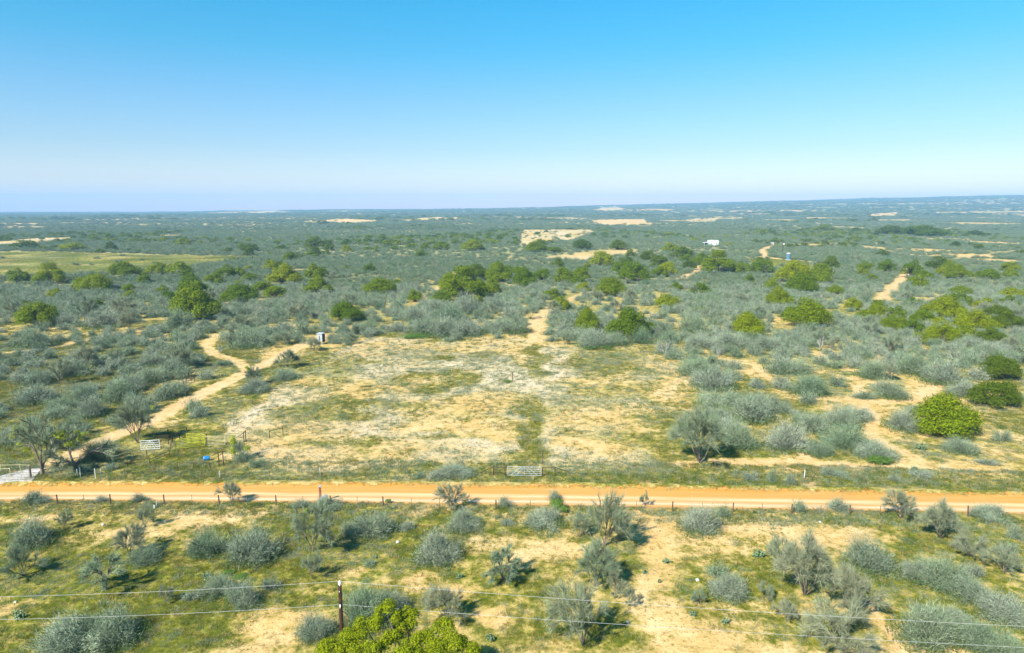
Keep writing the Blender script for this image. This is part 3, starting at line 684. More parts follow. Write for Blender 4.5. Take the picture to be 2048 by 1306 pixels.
for a in [(398,1122,88,1.15),(487,1142,128,1.0),(870,1135,108,1.05),(425,1203,78,1.1),(475,1225,80,1.05),(535,1188,48,1.2),(620,1290,92,.95),(720,1275,130,1.15),(775,1240,85,1),
          (120,1325,170,.8),(205,1312,130,.9),(150,1290,90,.9),(1470,1208,92,.95),(1440,1165,60,1),(1765,1158,120,.95),(1850,1168,70,.9),(1905,1190,118,.95),(1968,1218,95,.95),(2035,1255,105,.9),
          (1885,1318,150,1.05),(1985,1325,120,.9),(2040,1340,110,.9),(1960,1165,60,.8),(2030,1115,60,.8),(2010,1052,85,.8),(2045,1085,50,.8),(1860,1240,60,.6),(1930,1262,80,.7),
          (1095,1066,84,1.0),(1108,1000,40,.9),(925,1068,82,.9),(735,1086,105,.85),(690,1075,60,.7),(38,1108,110,.85),(275,1138,80,.8),(375,1208,60,.7),(1408,1078,95,1.0),(1450,1040,45,1.2),
          (275,1004,36,.9),(60,1006,60,.7),(80,1008,40,.6),(200,1004,34,.7),(810,1068,44,.8),(1015,1058,40,.7),(1010,1014,44,.7),(1680,1022,55,.9),(1600,1024,50,.9),(735,1140,34,.8),(650,1020,70,.6),(600,1016,50,.6),
          (838,960,30,.9),(1548,968,32,1.3),(1587,974,36,1.3),(1663,957,42,.8),(1795,965,28,1.0),(1505,966,50,.6),(905,962,90,.45),(870,962,50,.6),(1690,960,50,.4),(1860,962,70,.35),
          (1400,757,85,.85),(1440,785,105,.85),(1470,765,60,.8),(1585,752,96,.95),(1632,796,88,.9),(1682,777,52,.8),(1525,782,55,.9),(1455,822,95,.85),(1515,852,115,.95),(1560,828,70,.9),(1495,905,90,1.0),(1455,880,90,1.0),
          (1590,910,105,.9),(1650,918,66,.9),(1700,862,88,.95),(1640,872,84,.9),(1715,905,110,.8),(1770,928,95,.7),(1608,850,50,.8),(1760,762,80,.8),(1802,803,76,.9),(1742,802,60,.7),(1850,755,100,.8),(1912,775,105,.85),(1950,800,80,.8),
          (1825,868,85,.9),(1940,912,72,.8),(2018,888,50,.9),(1990,935,55,.5),(1790,742,60,.7),(1680,740,50,.8),(1650,732,50,.8),(1355,722,60,.9),(1335,712,60,.9),(1410,700,70,.8),(1470,700,80,.9),(1545,704,70,.9),(1840,830,50,.6),(1605,838,50,.7),
          (645,600,50,.8),(735,662,50,.9),(490,700,90,.75),(455,690,60,.8),(520,692,50,.8),(600,672,60,.9),(345,660,70,1.1),(345,735,60,1.6),(440,735,50,.5),(560,765,70,.6),(500,790,70,.8),(165,840,80,.9),(240,790,80,.9),(290,770,80,.8),
          (215,810,90,.9),(330,755,70,.8),(45,815,90,.9),(60,775,70,.9),(120,760,80,.8),(50,740,60,.6),(180,735,60,.8),(240,715,60,.7),(290,735,70,.7),(310,705,60,.8),(200,700,40,.8),(220,855,60,.6),(150,878,60,.7),(100,840,70,.6),
          (50,700,90,.8),(20,695,60,.8),(190,660,90,.8),(110,655,70,.8),(120,905,60,.8),(215,945,40,.8),(150,952,60,.6),(180,925,70,1.1),(480,930,60,.8),(505,940,50,.6),(470,905,40,.9),
          (1030,670,75,1.0),(1020,640,50,.9),(890,678,90,.9),(850,672,80,.9),(935,675,80,.8),(900,650,80,.9),(830,645,70,.9),(975,655,50,.6),(1070,600,45,1.0),(795,625,50,1.1),(1158,662,60,.9),(1150,685,60,.9),(1190,700,80,.9),(1235,695,70,.8),(1290,690,70,.8),
          (1345,690,60,.9),(870,630,70,.9),(940,632,80,.9),(1000,620,70,.9),(1395,670,80,.9),(1330,668,50,.9)]:
    put('shrub', *a[:3], a[3])
for a in [(1210,1092,112,1.35,0),(1160,1075,60,1.1,1),(1240,1085,60,1.0,2),(1610,1192,150,1.15,1),(1560,1130,70,1.1,0),(1708,1238,130,1.1,3),(1690,1300,170,.8,4),(1165,1292,150,1.15,0),(1190,1175,115,1.05,1),(1230,1190,50,1.2,2),(1262,1212,32,1.7,2),(905,1012,84,.8,0),
          (625,1104,112,1.25,0),(625,1160,56,1.2,2),(290,1056,50,1.1,2),(128,1060,44,1.1,5),(258,1112,84,1.0,1),(45,1152,95,.9,3),(330,1205,36,1.3,2),(893,1242,108,.95,3),(862,1220,40,1.5,2),(465,1006,56,1.0,1),(1802,1036,92,.85,3),(1880,1078,96,1.1,1),
          (1945,1112,84,.8,4),(2010,1148,80,.9,1),(1527,1196,42,1.1,2),(1575,1242,56,1.0,1),(1400,1208,40,1.0,2),(1290,1012,24,1.5,2),(1020,1160,30,1.2,2),(1400,925,150,1.0,1),(275,885,92,1.25,1),(350,740,60,1.2,0),(510,770,44,1.2,1),(575,735,60,.8,3),
          (170,740,60,1.1,1),(120,770,60,1.1,5),(30,640,60,.9,2),(240,640,60,1.0,1),(170,645,60,1.1,5),(600,640,50,1.0,2),(1645,690,50,.8,0),(1780,760,50,.9,1),(930,660,40,1.0,1),(1130,690,30,1.1,2),(700,620,50,1,0),(260,660,50,1.1,2),(475,690,50,1.2,4)]:
    put('mesquite', *a[:3], a[3], proto=a[4])
for a in [(210,1180,120,1.0,0),(1005,1160,108,.9,1),(45,0,0,0,0)][:2]:
    put('mesquite_t', *a[:3], a[3], proto=a[4])
for a in [(1570,885,50,1.0,0),(1330,712,34,1.0,1),(1755,728,24,1.0,0),(440,710,20,1.5,1),(1435,715,20,1,0),(1640,700,30,1.1,1),(1130,928,18,1.5,0),(585,655,14,1.6,0),(1445,1192,30,.5,1),(1885,850,34,.6,0),(1965,1190,40,.5,1),(108,905,50,.9,0),(1500,640,16,1,0),(1622,538,20,1,1)]:
    put('snag', *a[:3], a[3], proto=a[4], front=False)
OAKS = [(1935,888,158,.72),(2015,822,96,.95),(2022,765,84,1),(55,658,84,.9),(172,588,72,.85),(372,645,112,.9),(390,598,50,1.1),(85,570,60,.9),(235,556,64,.8),(300,552,40,.8),(345,552,56,.8),(470,610,72,.9),(560,572,72,.8),(545,600,56,.7),(520,588,50,.7),
 (625,562,50,.9),(630,592,60,.85),(686,645,64,1),(755,592,62,.9),(790,575,34,.8),(828,605,34,1.1),(880,610,48,.9),(925,604,96,.9),(962,594,48,.9),(900,582,60,.8),(952,562,60,.8),(1000,566,70,.8),(1052,577,60,.95),(1085,562,44,.8),(1128,568,44,1.1),(1165,562,44,.9),(1225,594,62,1),
 (1272,565,72,.8),(1205,534,56,.8),(1250,548,50,.8),(1180,668,62,1.1),(1262,684,96,.95),(1303,668,38,1),(1340,618,54,.9),(1338,552,46,.9),(1322,530,40,.8),(1370,520,50,.8),(1382,540,36,.8),(1445,548,76,.75),(1490,548,40,.8),(1532,548,52,.8),(1600,568,74,.9),(1615,588,70,.9),
 (1568,615,60,.9),(1650,560,52,.9),(1668,538,38,.9),(1510,680,84,.85),(1630,658,100,.85),(1590,642,50,.7),(1715,622,60,.8),(1762,642,80,.8),(1800,665,84,.8),(1862,655,84,.8),(1915,640,110,.8),(1965,668,110,.85),(2012,645,90,.8),(1900,688,96,.8),(1850,690,60,.8),(2040,600,50,.8),(2000,690,80,.8),
 (1780,545,42,.8),(1832,556,46,1),(1740,545,40,.7),(1770,514,26,.8),(1580,520,14,.6),(1890,540,50,.7),(1930,560,60,.7),(1990,560,50,.7),(2030,545,40,.7),(20,568,50,.8),(420,570,44,.8),(445,558,50,.7),(1015,545,30,.8),(1440,635,20,.7),(1410,630,34,.6),(1505,575,24,.8),
 (840,516,30,.7),(690,540,26,.7),(735,545,30,.8),(1075,505,60,.5),(1110,506,40,.5),(940,502,60,.5),(880,500,40,.6),(1165,500,44,.8),(1238,500,44,.7),(1300,520,40,.6),(1345,505,40,.7),(35,497,54,.4),(80,500,40,.4),(130,501,56,.4),(100,498,36,.4),(215,501,26,.9),(255,504,16,.9),(275,505,18,.7),
 (362,492,34,.7),(378,502,20,.7),(455,505,30,.6),(492,504,44,.6),(555,500,30,.6),(625,498,46,.7),(650,492,30,.7),(735,502,24,.8),(790,500,30,.6),(820,498,30,.6),(1800,470,70,.4),(1870,473,90,.4),(1960,473,34,.6),(1530,466,30,.6),(1655,462,40,.5),(1715,464,24,.8),(1590,478,20,.6),(1460,492,22,.8),(1390,482,22,.8)]
OAKS = [(a[0], a[1], a[2] * .72, a[3]) if a[0] > 1700 and 610 < a[1] < 700 else a for a in OAKS] + [(1735,640,40,.8),(1800,640,44,.8),(1838,668,44,.9),(1890,660,50,.8),(1940,682,50,.9),(1990,665,50,.85),(1875,632,46,.8),(2030,660,60,.9),(1930,615,50,.8),(1980,622,46,.8)]
for i, a in enumerate(OAKS): put('oak', *a[:4])
for a in [(1110,1022,44,1.3),(1128,1025,30,1.2),(776,1006,18,1.0),(478,1160,40,.3),(1780,940,64,.6),(1015,768,24,.5),(455,1155,36,.4),(1180,700,40,.3),(820,682,80,.2),(1210,700,40,.3),(1660,735,20,.8)]:
    put('green', *a[:4])
for a in [(1335,1132,34),(1520,1122,50),(590,1083,22),(25,1245,48),(915,1162,34),(1388,1238,36),(1455,1254,38),(1840,948,36),(1800,950,22),(750,1122,20),(1290,1150,20),(870,1300,30),(980,1290,40),(405,1160,34),(1850,905,44),(1850,720,24),(1320,1168,14),(1745,775,20)]:
    put('cactus', a[0], a[1], a[2], r=None)
for a in [(1168,952,24),(1850,1048,20),(640,1096,14)]: put('yucca', *a)

# brush that fills the land: sampled, nearest become individuals
def scatter(n, y0, y1, seed):
    g = np.random.default_rng(seed); u = g.random(n); yy = np.sqrt(y0 ** 2 + u * (y1 ** 2 - y0 ** 2)); xx = (g.random(n) * 2 - 1) * (.80 * yy + 6)
    return xx, yy, g
def thin(xx, yy, dmin):
    cell, keep = {}, []
    for i in range(len(xx)):
        k = (int(xx[i] // dmin), int(yy[i] // dmin))
        ok = all(not any((xx[i] - xx[j]) ** 2 + (yy[i] - yy[j]) ** 2 < dmin * dmin for j in cell.get((k[0] + a, k[1] + b), ())) for a in (-1, 0, 1) for b in (-1, 0, 1))
        if ok: cell.setdefault(k, []).append(i); keep.append(i)
    return np.array(keep)
HAND = np.array([[q['p'][0], q['p'][1], q['r']] for q in PLANTS])
def far_from_hand(x, y, k=.95):
    ok = np.ones(len(x), bool)
    for hx, hy, hr in HAND: ok &= (x - hx) ** 2 + (y - hy) ** 2 > (hr * k + .8) ** 2
    return ok
auto = []
xx, yy, g = scatter(46000, 100, 520, 11)
k = thin(xx, yy, 2.65); xx, yy = xx[k], yy[k]
op, Am = open_ground(xx, yy)
pxs = CX + FPX * xx / (yy * .985 + 6.5)
pyv = CY + FPX * np.tan(np.arctan2(CAM_H, yy) - PITCH)
dn = fbm(xx, yy, 28, 77, 3)
prob = np.where((pyv < 690) | ((pyv < 738) & (pxs > 1360)), .98, np.where((pxs < 420), .5, np.where(pxs > 1400, .26, 0)))
prob = prob - np.clip(Am['b'] - .7, 0, 1) * 1.1 - (dn < .40) * .45 - ((dn < .5) & (pyv > 600)) * .2
prob = np.where((pxs > 235) & (pxs < 530) & (pyv > 835), 0, prob)
keep = (~op) & (g.random(len(xx)) < prob) & far_from_hand(xx, yy)
for x, y_ in zip(xx[keep], yy[keep]): auto.append((x, y_, random.uniform(1.7, 3.3) * (1.1 if y_ > 220 else 1), 'shrub'))
# bare trees and extra oaks among the brush
xx, yy, g = scatter(900, 175, 520, 12); k = thin(xx, yy, 9); xx, yy = xx[k], yy[k]
op, Am = open_ground(xx, yy); keep = ~op & far_from_hand(xx, yy)
tr_auto = [(x, y_, random.uniform(2.4, 3.8)) for x, y_ in zip(xx[keep], yy[keep])][:170]
for x, y_, r in tr_auto: auto.append((x, y_, r, 'mesquite'))
xx, yy, g = scatter(1500, 250, 1000, 13); k = thin(xx, yy, 14); xx, yy = xx[k], yy[k]
op, Am = open_ground(xx, yy); fo = fbm(xx, yy * .7, 90, 83, 2)
keep = ~op & far_from_hand(xx, yy) & (fo > .52); oak_auto = list(zip(xx[keep], yy[keep]))
for x, y_ in oak_auto: auto.append((x, y_, random.uniform(3.0, 5.2), 'oak'))
for x, y_, r, kd in auto:
    p = np.array([x, y_, float(zg(x, y_)) - .05]); px, py = toPx(p)
    if px < -60 or px > 2110 or py < 430: continue
    PLANTS.append(dict(kind=kd, p=p, r=r, hs=random.uniform(.75, 1.05), rz=random.uniform(0, 6.28), proto=None, w=2 * r / depth(p) * FPX, px=px, py=py, extra=None))

# ------------------------------------------------------------------ choose individuals and write their labels
LANDMARKS = [('power pole', 679, 1270), ('silver field gate', 1049, 952), ('blue barrel', 415, 920), ('pale gate by the cattle pen', 300, 900), ('tall feed bin', 642, 690), ('white house', 1420, 491),
 ('leaning fence brace in the clearing', 1015, 765), ('concrete driveway', 35, 955), ('red sign post', 641, 1000), ('round hay ring', 378, 765), ('blue water tank', 1576, 519), ('tall bleached snag', 1570, 885),
 ('big oak at the right edge', 1935, 885), ('sandy track behind the clearing', 1070, 665), ('footpath fork on the right', 1715, 795), ('bottom right corner', 1990, 1280), ('bottom left corner', 40, 1290),
 ('white marker post on the right verge', 1609, 955), ('green tan field on the left', 200, 530), ('twin bright oaks behind the clearing', 1225, 670), ('wire fence at the right edge', 1960, 1030), ('wire fence at the left edge', 90, 1000),
 ('wide tan field in the far centre', 1110, 475), ('pale field strip in mid distance', 1140, 512), ('green lawn by the tank', 1590, 530), ('straight sandy strip on the right', 1790, 570), ('loop in the left track', 430, 690), ('left end of the dirt track', 200, 880),
 ('right edge at mid height', 2040, 700), ('left edge at mid height', 10, 700), ('middle of the bottom edge', 1100, 1290), ('sandy patch at lower right', 1370, 1240), ('sandy patch at lower left', 480, 1270), ('big oak clump on the right', 1920, 650), ('lone round oak left of centre', 686, 640),
 ('pale field at the far left', 60, 484), ('far pair of utility poles', 1590, 500), ('far right horizon', 2030, 460), ('far left horizon', 20, 450), ('centre of the far brush', 750, 500), ('left oak row', 375, 620), ('centre oak row', 950, 590)]
ORD = ['closest', 'second closest', 'third closest', 'fourth closest', 'fifth closest', 'sixth closest', 'seventh closest', 'eighth closest', 'ninth closest', 'tenth closest', 'eleventh closest', 'twelfth closest', 'thirteenth closest', 'fourteenth closest', 'fifteenth closest', 'sixteenth closest', 'seventeenth closest', 'eighteenth closest', 'nineteenth closest', 'twentieth closest'] + [f'{n} closest' for n in ('twenty-first', 'twenty-second', 'twenty-third', 'twenty-fourth', 'twenty-fifth', 'twenty-sixth', 'twenty-seventh', 'twenty-eighth', 'twenty-ninth', 'thirtieth', 'thirty-first', 'thirty-second', 'thirty-third', 'thirty-fourth')]
KINDS = {'shrub': ('dense grey leafless shrub', 'shrub', 'grey leafless shrubs on the dry range', 'shrub'), 'mesquite': ('bare spreading mesquite tree', 'tree', 'bare mesquite trees on the dry range', 'mesquite_tree'),
 'mesquite_t': ('grey crowned mesquite tree', 'tree', 'bare mesquite trees on the dry range', 'mesquite_tree'), 'snag': ('bleached dead snag', 'dead tree', 'bleached dead snags', 'dead_snag'), 'oak': ('green oak tree', 'tree', 'green oak trees on the range', 'oak_tree'),
 'green': ('bright green leafy bush', 'bush', 'bright green bushes', 'leafy_bush'), 'cactus': ('prickly pear cactus clump', 'cactus', 'prickly pear clumps', 'prickly_pear'), 'yucca': ('spiky yucca rosette', 'yucca', 'spiky yuccas', 'yucca_plant')}
LIM = {'shrub': 296, 'mesquite': 190, 'oak': 190}
keepers, rest = [], []
for kd in KINDS:
    L = sorted([q for q in PLANTS if q['kind'] == kd], key=lambda q: -q['w'] * q['hs'])
    L_in = [q for q in L if -80 < q['px'] < 2130]
    keepers += L_in[:LIM.get(kd, 999)]; rest += L_in[LIM.get(kd, 999):]
cells = {}
for q in keepers:
    d = [(math.hypot(q['px'] - lx, (q['py'] - ly) * 1.4), n_, lx, ly) for n_, lx, ly in LANDMARKS]
    dist, nm, lx, ly = min(d); dx, dy = q['px'] - lx, (q['py'] - ly) * 1.4
    side = ('left of' if dx < 0 else 'right of') if abs(dx) > abs(dy) else ('beyond' if dy < 0 else 'in front of')
    kk = 'mesquite' if q['kind'] == 'mesquite_t' else q['kind']
    cells.setdefault((kk, nm, side), []).append((dist, id(q), q))
for (kk, nm, side), L in cells.items():
    L.sort(key=lambda t: (t[0], t[1]))
    for i, (dist, _, q) in enumerate(L):
        sz = 'large ' if q['w'] > 95 else ('small ' if q['w'] < 34 else '')
        base = KINDS[kk][0]
        q['label'] = f"{ORD[min(i, len(ORD) - 1)]} {base} {side} the {nm}" if len(L) > 1 else f"{sz}{base} just {side} the {nm}"
        q['label'] = ' '.join(q['label'].split()[:16])

def spawn(q):
    kd = q['kind']; desc, cat, grp, name = KINDS[kd]
    r = q['r']; near = q['w'] > 62
    hs = q['hs']; S = (r, r, r * hs)
    g = random
    if kd == 'shrub': pr = g.choice(BR_N if near else BR_M)
    elif kd == 'mesquite': pr = TR_S[g.randrange(2)] if q['w'] < 30 and q['proto'] is None else TR_N[q['proto'] if q['proto'] is not None else g.randrange(6)]; S = (r * 1.25, r * 1.25, r * 1.75 * hs)
    elif kd == 'mesquite_t': pr = TR_T[q['proto']]; S = (r * 1.2, r * 1.2, r * 1.25 * hs)
    elif kd == 'snag': pr = TR_D[q['proto']]; S = (r * 1.3, r * 1.3, r * 2.0 * hs)
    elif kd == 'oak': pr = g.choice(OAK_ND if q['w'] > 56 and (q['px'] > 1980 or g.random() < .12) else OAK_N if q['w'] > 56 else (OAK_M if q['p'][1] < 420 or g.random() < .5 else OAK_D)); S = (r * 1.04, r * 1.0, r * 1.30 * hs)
    elif kd == 'green': pr = g.choice(GREEN)
    elif kd == 'cactus': pr = dict(pads=g.choice(CACT)); S = (r, r, max(r * .8, .7))
    elif kd == 'yucca': pr = dict(leaves=YUC[0])
    if kd in ('cactus', 'yucca'):
        t = link(name, list(pr.values())[0]); t.location = q['p']; t.rotation_euler = (0, 0, q['rz']); t.scale = S; return tag(t, q['label'], cat, grp)
    t = thing(name, q['label'], cat, q['p'], q['rz'], grp); t.scale = S
    for k_ in ('trunk', 'crown', 'undergrowth'):
        if k_ in pr: link(k_, pr[k_], t)
    return t, pr
for q in keepers:
    out = spawn(q); q['obj'] = out

# mistletoe balls in some of the bare trees
def lin(o): return o
def mistletoe(parent_px, py_base, pts, D=None):
    for px, py, rr in pts:
        c = G(parent_px, py_base); p = PT(px, py, c[1] + .6)
        g_ = np.random.default_rng(int(px)); k = 5; C = g_.normal(size=(k, 3)) * .35 + 0; V, F = leaves(C, np.full(k, .55), 420, .12, g_, 1)
        o = link('mistletoe', tone_mesh('mistletoe', V, F, M['mistle'], 4, g_)); o.location = p; o.scale = (rr, rr, rr)
        yield o
MIS = [('mistletoe clump in the tree beside the red sign post', 625, 1104, [(612, 1022, .5)]), ('yellow mistletoe clump low in the bare tree beside the road', 905, 1012, [(931, 1004, .55)]),
       ('mistletoe clump in the tree left of the lower right path', 1610, 1192, [(1644, 1112, .5)]), ('mistletoe clump in the tree above the dirt track', 497, 790, [(496, 737, .7)]),
       ('mistletoe clump on top of the bush right of the clearing', 1410, 860, [(1416, 838, .6)]), ('lower mistletoe clump in the bush right of the clearing', 1425, 890, [(1424, 858, .5)]),
       ('mistletoe clump in the tree by the pale gate', 305, 850, [(305, 815, .5)]), ('upper mistletoe mass hanging over the cattle pen', 466, 925, [(465, 888, .9)]), ('lower mistletoe mass hanging over the cattle pen', 466, 925, [(465, 908, .75)]),
       ('mistletoe clump right of the cattle pen', 478, 925, [(492, 896, .55)]), ('mistletoe clump left of the cattle pen gate', 290, 885, [(290, 842, .4)])]
for lab, a, b, pts in MIS:
    for o in mistletoe(a, b, pts): tag(o, lab, 'mistletoe', 'mistletoe clumps in bare trees')

# two old trees on the left by the driveway, hung with mistletoe
def old_tree(px, py, H, W, seed, lean, label, mist):
    b = G(px, py); pr = tree_proto(seed, 1.0, .85, 3, 4, 5, w=.009, trunk_h=.12, thick=.04, seg=.30, split=(.35, .7))
    t = thing('mesquite_tree', label, 'tree', b, random.uniform(0, 6), 'bare mesquite trees on the dry range'); t.scale = (W, W, H)
    link('trunk', pr['trunk'], t); link('crown', pr['crown'], t)
    for i, (mx, my, rr) in enumerate(mist):
        g_ = np.random.default_rng(seed + i); k = 6; C = g_.normal(size=(k, 3)) * np.array([.8, .6, .45]); V, F = leaves(C, np.full(k, .6), 700, .11, g_, 1)
        o = link('mistletoe', tone_mesh('mistletoe', V, F, M['mistle'], 4, g_)); o.location = PT(mx, my, b[1] + random.uniform(-.5, 1)); o.scale = (rr,) * 3
        tag(o, ['mistletoe mass high in', 'second highest mistletoe mass in', 'lower mistletoe mass in', 'lowest small mistletoe in'][i % 4] + ' ' + lean, 'mistletoe', 'mistletoe clumps in bare trees')
old_tree(85, 948, 8.0, 5.4, 901, 'the old tree beside the driveway', 'tall twin-stemmed old tree beside the concrete driveway', [(42, 868, 1.0), (58, 880, .6), (52, 897, .5)])
old_tree(152, 944, 7.5, 5.6, 902, 'the crooked old tree left of the pen', 'crooked dark old tree left of the cattle pen', [(120, 872, 1.0), (138, 882, .9), (165, 868, .5)])

# the big oak in front of the power pole, shaped by its own lobes
LOB = [(775,1232,1.25,46),(735,1262,1.25,45.5),(700,1290,1.3,44.5),(660,1312,1.3,43.5),(815,1240,1.15,46.5),(845,1290,1.2,45),(790,1290,1.3,44.5),(740,1312,1.4,43.5),(885,1262,1.05,46),(905,1288,1.2,45),(872,1310,1.3,44),(935,1305,1.0,44.5),(820,1325,1.4,43),(700,1335,1.5,42.5),(900,1345,1.4,42.5),(770,1350,1.5,42),(650,1345,1.2,42.5),(840,1370,1.5,41.5),(700,1390,1.5,41),(805,1262,1.0,47)]
Cw = np.array([PT(a, b_, D) for a, b_, r_, D in LOB]); Rw = np.array([l[2] for l in LOB]); cen = np.array([Cw[:, 0].mean(), Cw[:, 1].mean(), 0])
g = np.random.default_rng(77); sub_ = []; subr = []
for c, r_ in zip(Cw - cen, Rw):
    for _ in range(9):
        d = nrm(g.normal(size=3)); d[2] = abs(d[2]) * .9 - .1; sub_.append(c + d * r_ * .62); subr.append(r_ * g.uniform(.28, .5))
V, F = leaves(np.array(sub_), np.array(subr), 88000, .056, g, .9, .3)
t = thing('oak_tree', 'large bright green oak at the bottom edge in front of the power pole', 'tree', cen, 0, 'green oak trees on the range')
link('crown', tone_mesh('crown', V, F, M['oak'], 4, g), t)
C0 = Cw - cen; base = np.tile([[0, 0, 0.]], (len(C0), 1)) + g.normal(size=(len(C0), 3)) * [.12, .12, 0]; fork = np.tile([[.1, 0, 1.6]], (len(C0), 1)) + g.normal(size=(len(C0), 3)) * .15; mid = C0 * [.55, .55, .72] + g.normal(size=C0.shape) * .3
v1, f1 = prisms(base, fork, np.full(len(C0), .30), np.full(len(C0), .2), 6); v2, f2 = prisms(fork, mid, np.full(len(C0), .17), np.full(len(C0), .11), 5); v3, f3 = prisms(mid, C0, np.full(len(C0), .10), np.full(len(C0), .03), 4)
link('trunk', np_mesh('trunk', np.concatenate([v1, v2, v3]), np.concatenate([f1, f2 + len(v1), f3 + len(v1) + len(v2)]), [M['bark']], {'tone': g.random(len(v1) + len(v2) + len(v3))}), t)

# ------------------------------------------------------------------ masses nobody could count (instanced)
def gn_scatter(name, pts, scl, rot, vid, protos):
    """protos: list of meshes; one instanced object of kind stuff"""
    pc = bpy.data.collections.new(name + '_sources')
    for i, me in enumerate(protos): o = bpy.data.objects.new(f'{name}_source_{i:02d}', me); pc.objects.link(o)
    me = bpy.data.meshes.new(name); me.vertices.add(len(pts)); me.vertices.foreach_set('co', np.asarray(pts, np.float32).ravel())
    a = me.attributes.new('scl', 'FLOAT_VECTOR', 'POINT'); a.data.foreach_set('vector', np.asarray(scl, np.float32).ravel())
    a = me.attributes.new('rot', 'FLOAT_VECTOR', 'POINT'); a.data.foreach_set('vector', np.stack([0 * rot, 0 * rot, rot], -1).astype(np.float32).ravel())
    a = me.attributes.new('vid', 'INT', 'POINT'); a.data.foreach_set('value', np.asarray(vid, np.int32))
    o = link(name, me); ng = bpy.data.node_groups.new(name, 'GeometryNodeTree')
    ng.interface.new_socket('Geometry', in_out='INPUT', socket_type='NodeSocketGeometry'); ng.interface.new_socket('Geometry', in_out='OUTPUT', socket_type='NodeSocketGeometry')
    n, l = ng.nodes, ng.links; gi, go = n.new('NodeGroupInput'), n.new('NodeGroupOutput'); ip = n.new('GeometryNodeInstanceOnPoints'); ci = n.new('GeometryNodeCollectionInfo')
    ci.inputs['Collection'].default_value = pc; ci.inputs['Separate Children'].default_value = True; ci.inputs['Reset Children'].default_value = True
    def na(nm, ty):
        q = n.new('GeometryNodeInputNamedAttribute'); q.data_type = ty; q.inputs['Name'].default_value = nm; return q.outputs['Attribute']
    l.new(gi.outputs[0], ip.inputs['Points']); l.new(ci.outputs[0], ip.inputs['Instance']); ip.inputs['Pick Instance'].default_value = True
    l.new(na('vid', 'INT'), ip.inputs['Instance Index']); l.new(na('scl', 'FLOAT_VECTOR'), ip.inputs['Scale'])
    e2r = n.new('FunctionNodeEulerToRotation'); l.new(na('rot', 'FLOAT_VECTOR'), e2r.inputs[0]); l.new(e2r.outputs[0], ip.inputs['Rotation'])
    l.new(ip.outputs[0], go.inputs[0]); md = o.modifiers.new('scatter', 'NODES'); md.node_group = ng
    return tag(o, kind='stuff')
def joined(pr, name):
    """trunk + crown of a prototype as one mesh with two materials"""
    Vs, Fs, ts, mi, ms, off = [], [], [], [], [], 0
    F4, F3, m4, m3 = [], [], [], []
    for j, (k_, me) in enumerate([(k_, m_) for k_, m_ in pr.items() if not k_.startswith('_')]):
        v = np.zeros(len(me.vertices) * 3, np.float32); me.vertices.foreach_get('co', v); v = v.reshape(-1, 3)
        li = np.zeros(len(me.loops), np.int32); me.loops.foreach_get('vertex_index', li); k = len(li) // len(me.polygons); f = li.reshape(-1, k) + off
        tn = np.zeros(len(v), np.float32); me.attributes['tone'].data.foreach_get('value', tn)
        (F4 if k == 4 else F3).append(f); (m4 if k == 4 else m3).append(np.full(len(f), j)); Vs.append(v); ts.append(tn); ms.append(me.materials[0]); off += len(v)
    Fl = ([np.concatenate(F4)] if F4 else []) + ([np.concatenate(F3)] if F3 else [])
    return np_mesh(name, np.concatenate(Vs), Fl, ms, {'tone': np.concatenate(ts)}, np.concatenate(m4 + m3))
J_BR = [joined(p, 'brush_clump') for p in BR_M]; J_BF = [joined(p, 'far_brush_clump') for p in BR_F]; J_OF = [joined(p, 'far_oak') for p in OAK_F]; J_OM = [joined(p, 'mid_oak') for p in OAK_M]
J_TS = [joined(p, 'small_bare_tree') for p in TR_S]
rb = [q for q in rest if q['kind'] == 'shrub']; pm = J_BR + J_BF
if rb: gn_scatter('brush_thicket', [q['p'] for q in rb], [(q['r'], q['r'], q['r'] * q['hs']) for q in rb], np.array([q['rz'] for q in rb]), [random.randrange(5) if q['p'][1] < 330 else 5 + random.randrange(4) for q in rb], pm)
ro = [q for q in rest if q['kind'] in ('oak', 'mesquite')]
if ro: gn_scatter('scattered_trees', [q['p'] for q in ro], [(q['r'], q['r'], q['r'] * q['hs']) for q in ro], np.array([q['rz'] for q in ro]), [(random.randrange(4) if q['kind'] == 'oak' else 4 + random.randrange(2)) for q in ro], J_OF + J_TS)
# distant brush
P, S, Rt, I = [], [], [], []
for n_, y0, y1, r0, r1, sd, dm in ((85000, 505, 1250, 2.2, 4.4, 21, 3.3), (45000, 1200, 3000, 5, 9.5, 22, 0), (34000, 2900, 6900, 11, 24, 23, 0)):
    xx, yy, g = scatter(n_, y0, y1, sd)
    if dm: k = thin(xx, yy, dm); xx, yy = xx[k], yy[k]
    op, Am = open_ground(xx, yy); keep = ~op & (g.random(len(xx)) > np.clip(Am['b'] - .35, 0, .75) * 1.15) & (g.random(len(xx)) < .45 + 1.4 * np.clip(fbm(xx, yy * .8, 60 if y0 < 1000 else 260, 67, 4) - .3, 0, 1) * 1.3)
    xx, yy = xx[keep], yy[keep]; r = g.uniform(r0, r1, len(xx))
    P.append(np.stack([xx, yy, hgt(xx, yy) - .2], -1)); S.append(np.stack([r, r, r * np.interp(yy, [500, 2000, 6000], [.85, .5, .32])], -1)); Rt.append(g.random(len(xx)) * 6.28); I.append(g.integers(0, 4, len(xx)))
gn_scatter('distant_brush', np.concatenate(P), np.concatenate(S), np.concatenate(Rt), np.concatenate(I), J_BF)
